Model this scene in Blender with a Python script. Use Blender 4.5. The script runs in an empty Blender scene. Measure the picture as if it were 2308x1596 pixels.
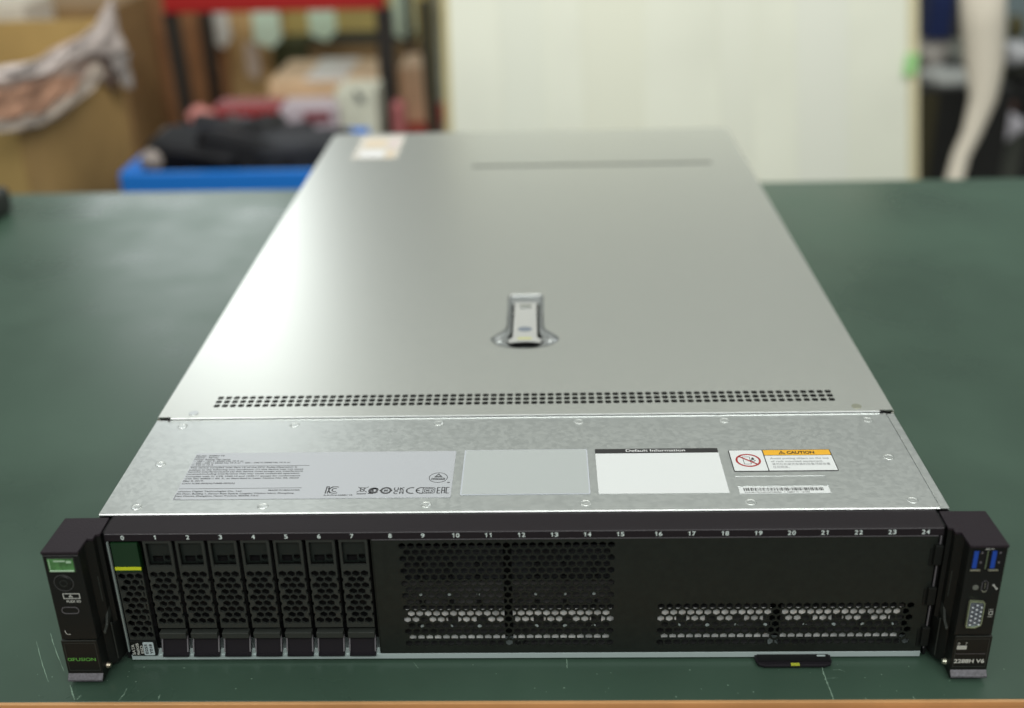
import bpy, bmesh, math, random
from mathutils import Vector, Matrix
random.seed(7)
SC = bpy.context.scene
COL = SC.collection
R = math.radians
# ------------------------------------------------------------------ camera
CP = Vector((0.0138, -0.5049, 0.4174)); YAW, PIT, ROL = -0.0313, 0.4412, -0.0253
FPX = 2591.4                                     # focal length for a 2308 px wide picture
Fv = Vector((math.sin(YAW)*math.cos(PIT), math.cos(YAW)*math.cos(PIT), -math.sin(PIT)))
r0 = Vector((math.cos(YAW), -math.sin(YAW), 0)); u0 = r0.cross(Fv)
Rv = math.cos(ROL)*r0 + math.sin(ROL)*u0; Uv = -math.sin(ROL)*r0 + math.cos(ROL)*u0
cd = bpy.data.cameras.new('camera'); cam = bpy.data.objects.new('camera', cd); COL.objects.link(cam)
cam.matrix_world = Matrix(((Rv.x, Uv.x, -Fv.x, CP.x), (Rv.y, Uv.y, -Fv.y, CP.y), (Rv.z, Uv.z, -Fv.z, CP.z), (0, 0, 0, 1)))
cd.sensor_width = 36; cd.lens = 36*FPX/2308; cd.clip_start = .05; cd.clip_end = 60
cd.dof.use_dof = True; cd.dof.focus_distance = .635; cd.dof.aperture_fstop = cd.lens/11.0
SC.camera = cam
# ------------------------------------------------------------------ light
W = bpy.data.worlds.new('World'); SC.world = W; W.use_nodes = True
nt = W.node_tree; bg = nt.nodes['Background']
tc = nt.nodes.new('ShaderNodeTexCoord'); sx = nt.nodes.new('ShaderNodeSeparateXYZ'); cr = nt.nodes.new('ShaderNodeValToRGB')
mr = nt.nodes.new('ShaderNodeMapRange'); mr.inputs[1].default_value = -1; mr.inputs[2].default_value = 1
nt.links.new(tc.outputs['Generated'], sx.inputs[0]); nt.links.new(sx.outputs[2], mr.inputs[0]); nt.links.new(mr.outputs[0], cr.inputs[0])
e = cr.color_ramp.elements
e[0].position = .3; e[0].color = (.10, .11, .10, 1); e[1].position = .95; e[1].color = (.62, .66, .62, 1)
k = cr.color_ramp.elements.new(.62); k.color = (.20, .215, .205, 1)
nt.links.new(cr.outputs[0], bg.inputs[0]); bg.inputs[1].default_value = .82
def tube(name, loc, sx_, sy_, power, col=(1, .99, .95), aim=None):
    l = bpy.data.lights.new(name, 'AREA'); l.shape = 'RECTANGLE'; l.size = sx_; l.size_y = sy_; l.energy = power; l.color = col
    o = bpy.data.objects.new(name, l); COL.objects.link(o); o.location = loc
    if aim: o.rotation_euler = (Vector(aim)-Vector(loc)).to_track_quat('-Z', 'Y').to_euler()
    return o
tube('ceiling_or_fill_lamp', (-1.62, 5.6, 2.05), .16, 2.0, 2.6, (.95, 1, .97), (-1.4, 4.6, 0))
tube('broad_back_light', (-2.25, 6.6, 2.0), 1.3, 1.6, 18, (.93, .98, 1), (-1.2, 2.5, 0))  # broad area light added at the back left for the bench's pale sheen
tube('ceiling_or_fill_lamp', (-.9, -.3, 2.1), .25, 2.4, 12, (1, 1, .96))
tube('ceiling_or_fill_lamp', (1.6, .6, 2.1), .25, 2.4, 2.5, (1, 1, .96))
tube('ceiling_or_fill_lamp', (.3, -1.6, 1.7), 2.4, .3, 30, (.98, 1, .96), (0, 0, 0))  # added fill in front, tilted at the server face and bench edge
tube('ceiling_or_fill_lamp', (.1, .95, 1.35), 2.2, .3, 30, (1, 1, .93), (.0, 2.5, -.1))  # added fill over the bench, aimed back to brighten board and cartons
vs = SC.view_settings; vs.view_transform = 'Standard'; vs.look = 'None'; vs.exposure = 0; vs.gamma = 1; vs.use_curve_mapping = False
# ------------------------------------------------------------------ materials
def mat(name, col, rough=.5, metal=0, spec=.5, noise=0, nscale=60, rvar=0, bump=0, bscale=200, alpha=1, emit=0, aniso=None):
    m = bpy.data.materials.new(name); m.use_nodes = True; t = m.node_tree; b = t.nodes['Principled BSDF']
    b.inputs['Base Color'].default_value = (*col, 1); b.inputs['Roughness'].default_value = rough
    b.inputs['Metallic'].default_value = metal; b.inputs['Specular IOR Level'].default_value = spec
    b.inputs['Alpha'].default_value = alpha
    if emit: b.inputs['Emission Color'].default_value = (*col, 1); b.inputs['Emission Strength'].default_value = emit
    tcn = t.nodes.new('ShaderNodeTexCoord')
    if noise or rvar:
        n = t.nodes.new('ShaderNodeTexNoise'); n.inputs['Scale'].default_value = nscale; n.inputs['Detail'].default_value = 6
        t.links.new(tcn.outputs['Object'], n.inputs['Vector'])
        if noise:
            c = t.nodes.new('ShaderNodeValToRGB'); c.color_ramp.elements[0].position = .3; c.color_ramp.elements[1].position = .7
            c.color_ramp.elements[0].color = (*[v*(1-noise) for v in col], 1); c.color_ramp.elements[1].color = (*[min(1, v*(1+noise)) for v in col], 1)
            t.links.new(n.outputs['Fac'], c.inputs[0]); t.links.new(c.outputs[0], b.inputs['Base Color'])
        if rvar:
            q = t.nodes.new('ShaderNodeMapRange'); q.inputs[1].default_value = .3; q.inputs[2].default_value = .7
            q.inputs[3].default_value = rough-rvar; q.inputs[4].default_value = rough+rvar
            t.links.new(n.outputs['Fac'], q.inputs[0]); t.links.new(q.outputs[0], b.inputs['Roughness'])
    if bump:
        n2 = t.nodes.new('ShaderNodeTexNoise'); n2.inputs['Scale'].default_value = bscale; n2.inputs['Detail'].default_value = 4
        t.links.new(tcn.outputs['Object'], n2.inputs['Vector'])
        bp = t.nodes.new('ShaderNodeBump'); bp.inputs['Strength'].default_value = bump; bp.inputs['Distance'].default_value = .0004
        t.links.new(n2.outputs['Fac'], bp.inputs['Height']); t.links.new(bp.outputs[0], b.inputs['Normal'])
    return m
def steel(name, col, rough, flake):
    m = mat(name, col, rough, 1); t = m.node_tree; b = t.nodes['Principled BSDF']
    tcn = t.nodes.new('ShaderNodeTexCoord')
    v = t.nodes.new('ShaderNodeTexVoronoi'); v.inputs['Scale'].default_value = 420
    n = t.nodes.new('ShaderNodeTexNoise'); n.inputs['Scale'].default_value = 70; n.inputs['Detail'].default_value = 8
    t.links.new(tcn.outputs['Object'], v.inputs['Vector']); t.links.new(tcn.outputs['Object'], n.inputs['Vector'])
    s = t.nodes.new('ShaderNodeSeparateColor'); t.links.new(v.outputs['Color'], s.inputs[0])
    a = t.nodes.new('ShaderNodeMix'); a.data_type = 'FLOAT'; a.inputs[0].default_value = .28
    t.links.new(s.outputs[0], a.inputs[2]); t.links.new(n.outputs['Fac'], a.inputs[3])
    q = t.nodes.new('ShaderNodeMapRange'); q.inputs[1].default_value = .2; q.inputs[2].default_value = .8
    q.inputs[3].default_value = rough-flake; q.inputs[4].default_value = rough+flake
    t.links.new(a.outputs[0], q.inputs[0]); t.links.new(q.outputs[0], b.inputs['Roughness'])
    c = t.nodes.new('ShaderNodeMix'); c.data_type = 'RGBA'
    t.links.new(a.outputs[0], c.inputs[0]); c.inputs[6].default_value = (*[x*(1-flake*.5) for x in col], 1); c.inputs[7].default_value = (*[min(1, x*(1+flake*.5)) for x in col], 1)
    t.links.new(c.outputs[2], b.inputs['Base Color'])
    bp = t.nodes.new('ShaderNodeBump'); bp.inputs['Strength'].default_value = flake*1.2; bp.inputs['Distance'].default_value = .0001
    t.links.new(s.outputs[0], bp.inputs['Height']); t.links.new(bp.outputs[0], b.inputs['Normal'])
    return m
M = dict(
    lid=steel('coated_steel', (.89, .90, .85), .325, .007),
    galv=steel('galvanised_steel', (.79, .815, .80), .32, .026),
    bright=mat('bright_steel', (.78, .8, .8), .28, 1),
    trim=mat('zinc_trim', (.47, .55, .55), .45, .1),
    black=mat('black_paint', (.013, .016, .013), .46, 0, .35, noise=.15, nscale=300, bump=.15, bscale=2500),
    bezel=mat('black_bezel_plastic', (.021, .017, .020), .40, 0, .14, bump=.12, bscale=1800),
    ear=mat('black_textured_plastic', (.025, .019, .024), .5, 0, .17, bump=.6, bscale=1300),
    earface=mat('black_satin_plastic', (.010, .011, .010), .42, 0, .22),
    deep=mat('unlit_black_plastic', (.006, .006, .007), .6, 0, .3),
    blank=mat('charcoal_plastic', (.031, .035, .031), .5, 0, .4, bump=.1, bscale=1500),
    tabm=mat('purple_black_plastic', (.013, .011, .0145), .42, 0, .3),
    edge=mat('grey_edge_and_highlight', (.17, .16, .175), .45, .2),  # plain grey parts, and the highlight painted along the bezel
    chamfer=mat('grey_textured_chamfer', (.11, .105, .12), .5, .1, noise=.35, nscale=700),
    inner=mat('inner_sheet', (.050, .050, .052), .5, .2, noise=.5, nscale=70),
    shelf=mat('inner_bright_metal', (.90, .92, .93), .4, .2, noise=.45, nscale=160),
    white=mat('white_label_paper', (.80, .82, .82), .45),
    silverlab=mat('silver_label_film', (.56, .575, .61), .4, .2),
    greylab=mat('grey_label_film', (.49, .52, .515), .5, 0),
    greyrim=mat('grey_label_rim', (.56, .59, .64), .5, 0),
    ink=mat('black_ink', (.02, .019, .02), .5),
    darkink=mat('dark_grey_print', (.06, .06, .065), .5),
    greyink=mat('grey_print', (.28, .28, .29), .5),
    whiteink=mat('white_print', (.85, .95, .93), .5),
    paleink=mat('pale_grey_print', (.60, .61, .57), .5),
    greenink=mat('green_print', (.14, .45, .08), .5),
    yellow=mat('safety_orange_yellow', (.90, .47, .02), .5),
    lime=mat('lime_mark', (.62, .68, .02), .4),
    red=mat('warning_red', (.42, .02, .02), .5),
    lcd=mat('green_display', (.07, .20, .06), .12, 0, .8, noise=.5, nscale=250),
    lcdhi=mat('display_highlight', (.42, .6, .42), .2),
    dgreen=mat('dark_green_window', (.008, .035, .012), .22, 0, .5),
    blue=mat('usb_blue', (.01, .06, .38), .3),
    led=mat('grey_lens', (.14, .15, .13), .3),
    gold=mat('nickel_shell', (.62, .62, .50), .3, .9),
    vgag=mat('vga_grey', (.16, .18, .22), .45, .3),
    pale_metal=mat('latch_plastic', (.56, .56, .54), .4, .2),
    bluegrey=mat('bluish_oval', (.2, .23, .28), .4),
    cast=steel('latch_pan_steel', (.60, .62, .62), .34, .03),
)
# ------------------------------------------------------------------ helpers
def tag(o, label=None, cat=None, group=None, kind=None):
    if label: o['label'] = label
    if cat: o['category'] = cat
    if group: o['group'] = group
    if kind: o['kind'] = kind
    return o
def empty(name, loc, label, cat, group=None):
    o = bpy.data.objects.new(name, None); COL.objects.link(o); o.location = loc; o.empty_display_size = .05
    return tag(o, label, cat, group)
def setpar(o, parent):
    if parent is None: return
    o.parent = parent
    if parent.type == 'EMPTY' and parent.parent is None: o.matrix_parent_inverse = Matrix.Translation(-parent.location)
def link(name, me, m, parent=None):
    if m is not None:
        me.materials.clear(); me.materials.append(m)
    o = bpy.data.objects.new(name, me); COL.objects.link(o); setpar(o, parent); return o
class MB:
    def __init__(s): s.bm = bmesh.new()
    def box(s, x0, x1, y0, y1, z0, z1, bev=0):
        b = bmesh.new(); r = bmesh.ops.create_cube(b, size=1)
        for v in b.verts: v.co = Vector(((x0+x1)/2+v.co.x*(x1-x0), (y0+y1)/2+v.co.y*(y1-y0), (z0+z1)/2+v.co.z*(z1-z0)))
        if bev: bmesh.ops.bevel(b, geom=b.edges[:], offset=bev, segments=2, affect='EDGES', profile=.5)
        return s.add(b)
    def add(s, b, mtx=None):
        me = bpy.data.meshes.new('t'); b.to_mesh(me); b.free()
        if mtx: me.transform(mtx)
        s.bm.from_mesh(me); bpy.data.meshes.remove(me); return s
    def mesh(s, me): s.bm.from_mesh(me); bpy.data.meshes.remove(me); return s
    def prism(s, pts, a0, a1, axis='z', bev=0):
        b = bmesh.new()
        def P(p, a): return Vector((p[0], p[1], a)) if axis == 'z' else (Vector((p[0], a, p[1])) if axis == 'y' else Vector((a, p[0], p[1])))
        lo = [b.verts.new(P(p, a0)) for p in pts]; hi = [b.verts.new(P(p, a1)) for p in pts]
        b.faces.new(lo[::-1]); b.faces.new(hi); n = len(pts)
        for i in range(n): b.faces.new((lo[i], lo[(i+1) % n], hi[(i+1) % n], hi[i]))
        bmesh.ops.recalc_face_normals(b, faces=b.faces[:])
        if bev: bmesh.ops.bevel(b, geom=b.edges[:], offset=bev, segments=2, affect='EDGES', profile=.5)
        return s.add(b)
    def cyl(s, c, r, a0, a1, axis='z', n=32, r2=None):
        r2 = r if r2 is None else r2
        b = bmesh.new()
        def P(x, y, a): return Vector((c[0]+x, c[1]+y, a)) if axis == 'z' else (Vector((c[0]+x, a, c[1]+y)) if axis == 'y' else Vector((a, c[0]+x, c[1]+y)))
        lo = [b.verts.new(P(r*math.cos(i*math.tau/n), r*math.sin(i*math.tau/n), a0)) for i in range(n)]
        hi = [b.verts.new(P(r2*math.cos(i*math.tau/n), r2*math.sin(i*math.tau/n), a1)) for i in range(n)]
        b.faces.new(lo[::-1]); b.faces.new(hi)
        for i in range(n): b.faces.new((lo[i], lo[(i+1) % n], hi[(i+1) % n], hi[i]))
        bmesh.ops.recalc_face_normals(b, faces=b.faces[:])
        return s.add(b)
    def tubeline(s, pts, rad, n=10):
        b = bmesh.new(); rings = []
        for i, p in enumerate(pts):
            p = Vector(p); d = (Vector(pts[min(i+1, len(pts)-1)])-Vector(pts[max(i-1, 0)])).normalized()
            a = d.orthogonal().normalized(); c = d.cross(a)
            rr = rad[i] if isinstance(rad, (list, tuple)) else rad
            rings.append([b.verts.new(p+(a*math.cos(j*math.tau/n)+c*math.sin(j*math.tau/n))*rr) for j in range(n)])
        for i in range(len(rings)-1):
            # align rings
            q = min(range(n), key=lambda o_: (rings[i][0].co-rings[i+1][o_].co).length)
            rings[i+1] = rings[i+1][q:]+rings[i+1][:q]
            if (rings[i][1].co-rings[i+1][1].co).length > (rings[i][1].co-rings[i+1][-1].co).length: rings[i+1] = [rings[i+1][0]]+rings[i+1][1:][::-1]
            for j in range(n): b.faces.new((rings[i][j], rings[i][(j+1) % n], rings[i+1][(j+1) % n], rings[i+1][j]))
        b.faces.new(rings[0]); b.faces.new(rings[-1])
        bmesh.ops.recalc_face_normals(b, faces=b.faces[:])
        return s.add(b)
    def lathe(s, prof, c, n=32):      # profile (radius, z) about the z axis through c
        b = bmesh.new(); rings = [[b.verts.new(Vector((c[0]+r*math.cos(i*math.tau/n), c[1]+r*math.sin(i*math.tau/n), z))) for i in range(n)] for r, z in prof]
        for a, d in zip(rings, rings[1:]):
            for i in range(n): b.faces.new((a[i], a[(i+1) % n], d[(i+1) % n], d[i]))
        b.faces.new(rings[-1]); bmesh.ops.recalc_face_normals(b, faces=b.faces[:])
        for f in b.faces: f.smooth = True
        return s.add(b)
    def build(s, name, m, parent=None, smooth=False):
        me = bpy.data.meshes.new(name); s.bm.to_mesh(me); s.bm.free()
        if smooth:
            for p in me.polygons: p.use_smooth = True
        return link(name, me, m, parent)
def curve_mesh(splines, thick, fill='BOTH'):
    cu = bpy.data.curves.new('c', 'CURVE'); cu.dimensions = '2D'; cu.fill_mode = fill; cu.extrude = thick/2
    for pts in splines:
        s = cu.splines.new('POLY'); s.points.add(len(pts)-1); s.use_cyclic_u = True
        for p, q in zip(s.points, pts): p.co = (q[0], q[1], 0, 1)
    o = bpy.data.objects.new('c', cu); COL.objects.link(o)
    dg = bpy.context.evaluated_depsgraph_get(); dg.update()
    me = bpy.data.meshes.new_from_object(o.evaluated_get(dg)); bpy.data.objects.remove(o); bpy.data.curves.remove(cu)
    return me
TOPM = Matrix.Identity(4)
FRM = Matrix(((1, 0, 0, 0), (0, 0, -1, 0), (0, 1, 0, 0), (0, 0, 0, 1)))       # x->x, y->z, z->-y
def plate_mesh(outer, holes, thick, plane, pos):
    """plane 'top': face up at z=pos; 'front': face to -y at y=pos"""
    me = curve_mesh([outer]+holes, thick)
    if plane == 'top': me.transform(Matrix.Translation((0, 0, pos-thick/2)))
    else: me.transform(Matrix.Translation((0, pos+thick/2, 0)) @ FRM)
    return me
def plate(name, outer, holes, thick, plane, pos, m, parent=None): return link(name, plate_mesh(outer, holes, thick, plane, pos), m, parent)
def rrect(x0, x1, y0, y1, r=0, n=5):
    if r <= 0: return [(x0, y0), (x1, y0), (x1, y1), (x0, y1)]
    o = []
    for cx, cy, a in ((x1-r, y0+r, -90), (x1-r, y1-r, 0), (x0+r, y1-r, 90), (x0+r, y0+r, 180)):
        for i in range(n+1): t = R(a+90*i/n); o.append((cx+r*math.cos(t), cy+r*math.sin(t)))
    return o
def circ(cx, cy, r, n=32, ry=None):
    return [(cx+r*math.cos(i*math.tau/n), cy+(ry or r)*math.sin(i*math.tau/n)) for i in range(n)]
def hexa(cx, cy, r): return [(cx+r*math.cos(R(30+60*i)), cy+r*math.sin(R(30+60*i))) for i in range(6)]
def text_mesh(s, x0, x1, yb, h, plane, pos, rot=0, bold=0, thick=.00004, cap=None):
    """text baseline yb, cap height h, from x0 to x1 (x1 None: natural width)"""
    cu = bpy.data.curves.new('t', 'FONT'); cu.body = s; cu.size = 1; cu.fill_mode = 'FRONT'; cu.offset = bold
    o = bpy.data.objects.new('t', cu); COL.objects.link(o)
    dg = bpy.context.evaluated_depsgraph_get(); dg.update()
    me = bpy.data.meshes.new_from_object(o.evaluated_get(dg)); bpy.data.objects.remove(o); bpy.data.curves.remove(cu)
    xs = [v.co.x for v in me.vertices]
    if not xs: return me
    a, b = min(xs), max(xs); sy = h/.70; sxx = sy if x1 is None else (x1-x0)/(b-a)
    me.transform(Matrix.Diagonal((sxx, sy, 1, 1)) @ Matrix.Translation((-a, 0, 0)))
    me.transform(Matrix.Rotation(R(rot), 4, 'Z')); me.transform(Matrix.Translation((x0, yb, 0)))
    if plane == 'top': me.transform(Matrix.Translation((0, 0, pos)))
    else: me.transform(Matrix.Translation((0, pos, 0)) @ FRM)
    return me
def text(name, s, x0, x1, yb, h, plane, pos, m, parent, rot=0, bold=0): return link(name, text_mesh(s, x0, x1, yb, h, plane, pos, rot, bold), m, parent)
def joined(name, meshes, m, parent):
    b = MB()
    for me in meshes: b.mesh(me)
    return b.build(name, m, parent)
def at(x, y, Y):                                   # the point at depth Y that lies in that direction of the photo (2308 px wide)
    d = Fv*FPX + Rv*(x-1154) - Uv*(y-798); t = (Y-CP.y)/d.y; return CP + d*t
# ================================================================== SETTING
FLZ = -.80
f = MB().box(-5, 5, -2.5, 7.5, FLZ-.05, FLZ).build('floor', mat('grey_epoxy_floor', (.22, .23, .21), .4, noise=.2, nscale=3)); tag(f, kind='structure')
f = MB().box(-5, 5, 7.5, 7.6, FLZ, .6).build('wall', mat('painted_wall', (.55, .52, .44), .8, noise=.08, nscale=2)); tag(f, kind='structure')
# ------------------------------------------------------------------ workbench
bench = empty('workbench', (0, .41, FLZ), 'green topped workbench with a pale wooden front edge carrying the server', 'workbench')
gm = mat('green_laminate', (.047, .085, .061), .31, 0, .5, noise=.15, nscale=7, rvar=.08)
t = gm.node_tree; b = t.nodes['Principled BSDF']; b.inputs['Specular IOR Level'].default_value = .36
MB().box(-1.6, 1.6, -.0428, .862, -.028, 0, .0008).build('tabletop', gm, bench)
wm = mat('oak_edging', (.58, .31, .13), .4, noise=.12, nscale=14)
MB().box(-1.6, 1.6, -.0452, -.0430, -.030, .0006, .0005).build('edge_strip', wm, bench)
MB().box(-1.6, 1.6, -.0640, -.0455, -.034, -.0010, .004).build('edge_strip', wm, bench)
for x in (-1.5, 1.5):
    for y in (.03, .79): MB().box(x-.025, x+.025, y-.025, y+.025, FLZ+.002, -.029).build('leg', mat('grey_leg_paint', (.3, .3, .3), .5), bench)
# scratches in the laminate (part of the top)
scm = mat('chalky_scratch', (.20, .30, .23), .8)
sb = MB()
def px(x, y): # photo pixel (source 4011) -> bench plane
    xx, yy = x/1.738, y/1.738; d = Fv*FPX + Rv*(xx-1154) - Uv*(yy-798); t = (0-CP.z)/d.z; return CP + d*t
def scratch(pts, w, seed=0):
    rnd = random.Random(seed); P = [px(*p) for p in pts]; L = []
    for a, c in zip(P, P[1:]):
        for i in range(8):
            q = a.lerp(c, i/8); L.append(q)
    L.append(P[-1]); n = len(L)
    b = bmesh.new(); prev = None
    for i, q in enumerate(L):
        d = (L[min(i+1, n-1)]-L[max(i-1, 0)]).normalized(); s = Vector((-d.y, d.x, 0)); ww = w*rnd.uniform(.25, 1)*(.4+.6*math.sin(math.pi*min(1, (i+.6)/n)))
        j = s*rnd.uniform(-1, 1)*w*.4
        v = (b.verts.new(Vector((q.x, q.y, .00012))+j+s*ww), b.verts.new(Vector((q.x, q.y, .00012))+j-s*ww))
        if prev: b.faces.new((prev[0], prev[1], v[1], v[0]))
        prev = v
    bmesh.ops.recalc_face_normals(b, faces=b.faces[:]); MB().add(b).build('scratch', scm, bench)
scratch([(3215, 2600), (3232, 2655), (3255, 2710), (3266, 2745)], .00055, 1)
scratch([(3262, 2740), (3268, 2750)], .0012, 2)
scratch([(3576, 2728), (3588, 2750)], .0005, 3)
scratch([(143, 2513), (165, 2600), (190, 2672)], .00028, 4); scratch([(197, 2482), (212, 2530), (250, 2630)], .00030, 5)
scratch([(275, 2685), (283, 2715), (293, 2742)], .0005, 6); scratch([(498, 2697), (485, 2722), (465, 2745)], .0004, 7)
scratch([(626, 2722), (620, 2742)], .0004, 8); scratch([(318, 2722), (302, 2742)], .0004, 9)
scratch([(2220, 2580), (2222, 2620)], .0003, 10); scratch([(3262, 2625), (3290, 2624), (3310, 2632)], .00022, 11)
scratch([(3240, 2658), (3285, 2656)], .0002, 12)
scratch([(1620, 2595), (1640, 2620)], .0002, 13)
rnd = random.Random(3)
for i in range(46):
    x = rnd.uniform(60, 3950); y = rnd.uniform(2560, 2745) if i % 3 else rnd.uniform(2300, 2740)
    if y < 2600 and 180 < x < 3900: y = rnd.uniform(2610, 2745)
    p = px(x, y); r = rnd.uniform(.0002, .00055)
    bb = bmesh.new(); bb.faces.new([bb.verts.new((p.x+r*rnd.uniform(.5, 1.2)*math.cos(a), p.y+r*rnd.uniform(.5, 1.2)*math.sin(a), .00013)) for a in [j*math.tau/7 for j in range(7)]]); sb.add(bb)
tag(sb.build('paint_specks', scm, bench), kind='stuff')
# ================================================================== SERVER
srv = empty('rack_server', (0, .38, 0), 'flat silver rack server with black drive bay front lying on the green bench', 'server')
Z = .0861
def zquad(name, x0, x1, y0, y1, z, m, par, r=0, th=.0001): return plate(name, rrect(x0, x1, y0, y1, r), [], th, 'top', z, m, par)
# chassis shell
c = MB()
c.box(-.2226, .2226, .004, .786, .0012, .0024)
for s in (-1, 1): c.box(min(s*.2226, s*.2214), max(s*.2226, s*.2214), .0036, .786, .0024, .0850)
c.box(-.2214, .2214, .7845, .7858, .0024, .0850)
for s in (1,):      # folded side flange beside the front cover
    a, d = sorted((s*.2181, s*.2226)); c.box(a, d, .0036, .1068, .0851, .0860, .0003)
c.build('chassis', M['galv'], srv)
# front cover
fc = link('front_cover', plate_mesh(rrect(-.2228, .2177, .0040, .1072), [], .0010, 'top', Z), M['galv'], srv)
MB().tubeline([(-.2226, .0040, Z-.0006), (.2175, .0040, Z-.0006)], .0007, 10).build('folded_edge', M['bright'], fc)
# black sheet added inside to keep the vent holes dark
MB().box(-.2205, .2205, .006, .16, .0785, .0800).build('vent_dark_backing', M['deep'], srv)
def rivet(x, y, z=Z, r=.0030):
    MB().lathe([(r, z-.0001), (r*.97, z+.00016), (r*.85, z+.00024), (r*.72, z+.0001), (r*.5, z+.00002), (r*.3, z+.0001)], (x, y), 28).build('rivet', M['bright'] if 0 else M['galv'], fc)
for x, y in ((-.205, .0997), (-.1372, .0999), (-.0502, .1004), (.0339, .1005), (.1206, .1002), (.2048, .0992), (-.2053, .0554), (.2054, .0557),
             (-.2048, .0107), (-.1369, .0105), (-.05, .0109), (.0346, .0112), (.1212, .0107), (.2057, .0113)): rivet(x, y)
# lid
LZ = .0871
stem = .0131
def latch_outline(w, cxr, cy, top, bot, flare):
    """stem of half width w ending in a lens shaped foot of half width cxr"""
    P = [(-w+.003, top), (-w, top-.003)]
    P += [(-w, flare+.010), (-w-.0008, flare+.004), (-w-.003, flare), (-cxr+.003, cy+.006), (-cxr, cy+.001)]
    n = 14
    for i in range(n+1):
        a = math.pi+math.pi*i/n; P.append((cxr*math.cos(a), cy+(cy-bot)*math.sin(a)))
    P += [(cxr, cy+.001), (cxr-.003, cy+.006), (w+.003, flare), (w+.0008, flare+.004), (w, flare+.010), (w, top-.003), (w-.003, top)]
    Q = []
    for p in P:
        if not Q or (abs(p[0]-Q[-1][0])+abs(p[1]-Q[-1][1])) > 1e-5: Q.append((p[0]+.0003, p[1]))
    return Q
lo = latch_outline(.0131, .0236, .2185, .2990, .2030, .231)
holes = [lo]
for r_ in (.1344, .1291, .1238):
    for i in range(76):
        cx = -.1903+i*(.3796/75); holes.append(rrect(cx-.00185, cx+.00185, r_-.0019, r_+.0019, .0009, 2))
holes.append(rrect(-.0592, .1873, .6440, .6520, .003, 3))
def lid_outline():
    P = [(-.2150, .1082), (.2145, .1082), (.2145, .1095), (.2226, .1095)]
    P += [(.2232, .778), (.2215, .7865), (.2150, .789), (.1850, .789), (.1830, .7868)]
    P += [(.060, .7868), (.058, .789), (.0, .789), (-.002, .7868), (-.07, .7868), (-.072, .789), (-.2150, .789), (-.2215, .7865), (-.2232, .778), (-.2228, .1095), (-.2150, .1095)]
    return P
lid = plate('top_cover', lid_outline(), holes, .0010, 'top', LZ, M['lid'], srv)
for s in (-1, 1):
    a, d = sorted((s*.2233, s*.2223)); MB().box(a, d, .1098, .786, .060, .0862).build('side_skirt', M['lid'], lid)
MB().tubeline([(-.2148, .1082, LZ-.0005), (.2143, .1082, LZ-.0005)], .0006, 10).build('folded_edge', M['bright'], lid)
MB().box(-.2165, -.2148, .1075, .1095, Z-.0005, Z+.0010).build('corner_notch', M['deep'], lid); MB().box(.2143, .2160, .1075, .1095, Z-.0005, Z+.0010).build('corner_notch', M['deep'], lid)
# pan of the far pressed slot, recess shade put into its grey
pan = MB().box(-.0592, .1873, .6440, .6520, LZ-.0024, LZ-.0017); pan.build('pressed_slot', mat('slot_shade_grey', (.16, .165, .155), .55, .1), lid)
for x, y, m in ((-.2022, .1143, 'bright'), (.202, .1144, 'gold')):
    MB().cyl((x, y), .0030, LZ-.0002, LZ+.0002).build('cover_stud', M[m], lid)
# fans under the vent
MB().box(-.2, .2, .115, .145, .074, .0785).build('fan_row', mat('fan_black', (.012, .012, .012), .35, noise=.4, nscale=200), srv)
# latch
lat = joined('latch_pan', [plate_mesh(lo, [latch_outline(.0102, .0128, .2160, .2850, .2052, .2235)], .0005, 'top', LZ-.0013)], M['cast'], srv)
b = bmesh.new()                                      # sloping walls between the lid's opening and the pan
n = len(lo)
cx0, cy0 = .0003, .245
ou = [b.verts.new((p[0], p[1], LZ+.0003)) for p in lo]
mi = [b.verts.new((cx0+(p[0]-cx0)*1.0, p[1]-(.0012 if p[1] > .29 else -.0006 if p[1] < .21 else 0), LZ+.0001)) for p in lo]
inn = [b.verts.new((cx0+(p[0]-cx0)*.86, cy0+(p[1]-cy0)*.985, LZ-.0012)) for p in lo]
for i in range(n):
    j = (i+1) % n; b.faces.new((ou[i], ou[j], mi[j], mi[i])); b.faces.new((mi[i], mi[j], inn[j], inn[i]))
bmesh.ops.recalc_face_normals(b, faces=b.faces[:])
for f_ in b.faces: f_.smooth = True
MB().add(b).build('latch_rim', M['cast'], lat)
MB().box(-.0130, .0136, .2050, .2862, LZ-.0105, LZ-.0100).build('latch_cavity', M['deep'], lat)
lv = [(-.0078, .2825), (-.0082, .222), (-.0095, .2180), (-.0115, .2140), (-.0105, .2118), (-.005, .2134), (.0003, .2139), (.0056, .2134), (.0111, .2118), (.0121, .2140), (.0101, .2180), (.0088, .222), (.0084, .2825)]
lev = MB().prism(lv[::-1], LZ-.0006, LZ+.0006, 'z', .0004).build('latch_lever', M['pale_metal'], lat)
MB().box(-.0040, .0046, .2725, .2772, LZ+.0006, LZ+.0008).build('latch_window', mat('latch_slot_grey', (.22, .23, .2), .5), lat)
MB().box(-.0038, .0044, .2700, .2722, LZ+.0006, LZ+.0010).build('latch_window_sill', M['bright'], lat)
zquad('latch_mark', -.0046, .0050, .2165, .2190, LZ+.0008, mat('pale_yellow_mark', (.62, .62, .22), .5), lat)
plate('latch_keyhole', circ(.0002, .2335, .0050, 28, .0040), [], .0002, 'top', LZ+.0008, M['bluegrey'], lat)
MB().box(-.0060, .0068, .2070, .2088, LZ-.0046, LZ-.0022).build('latch_hook', mat('pale_blue_steel', (.65, .75, .8), .3, .5), lat)
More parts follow.
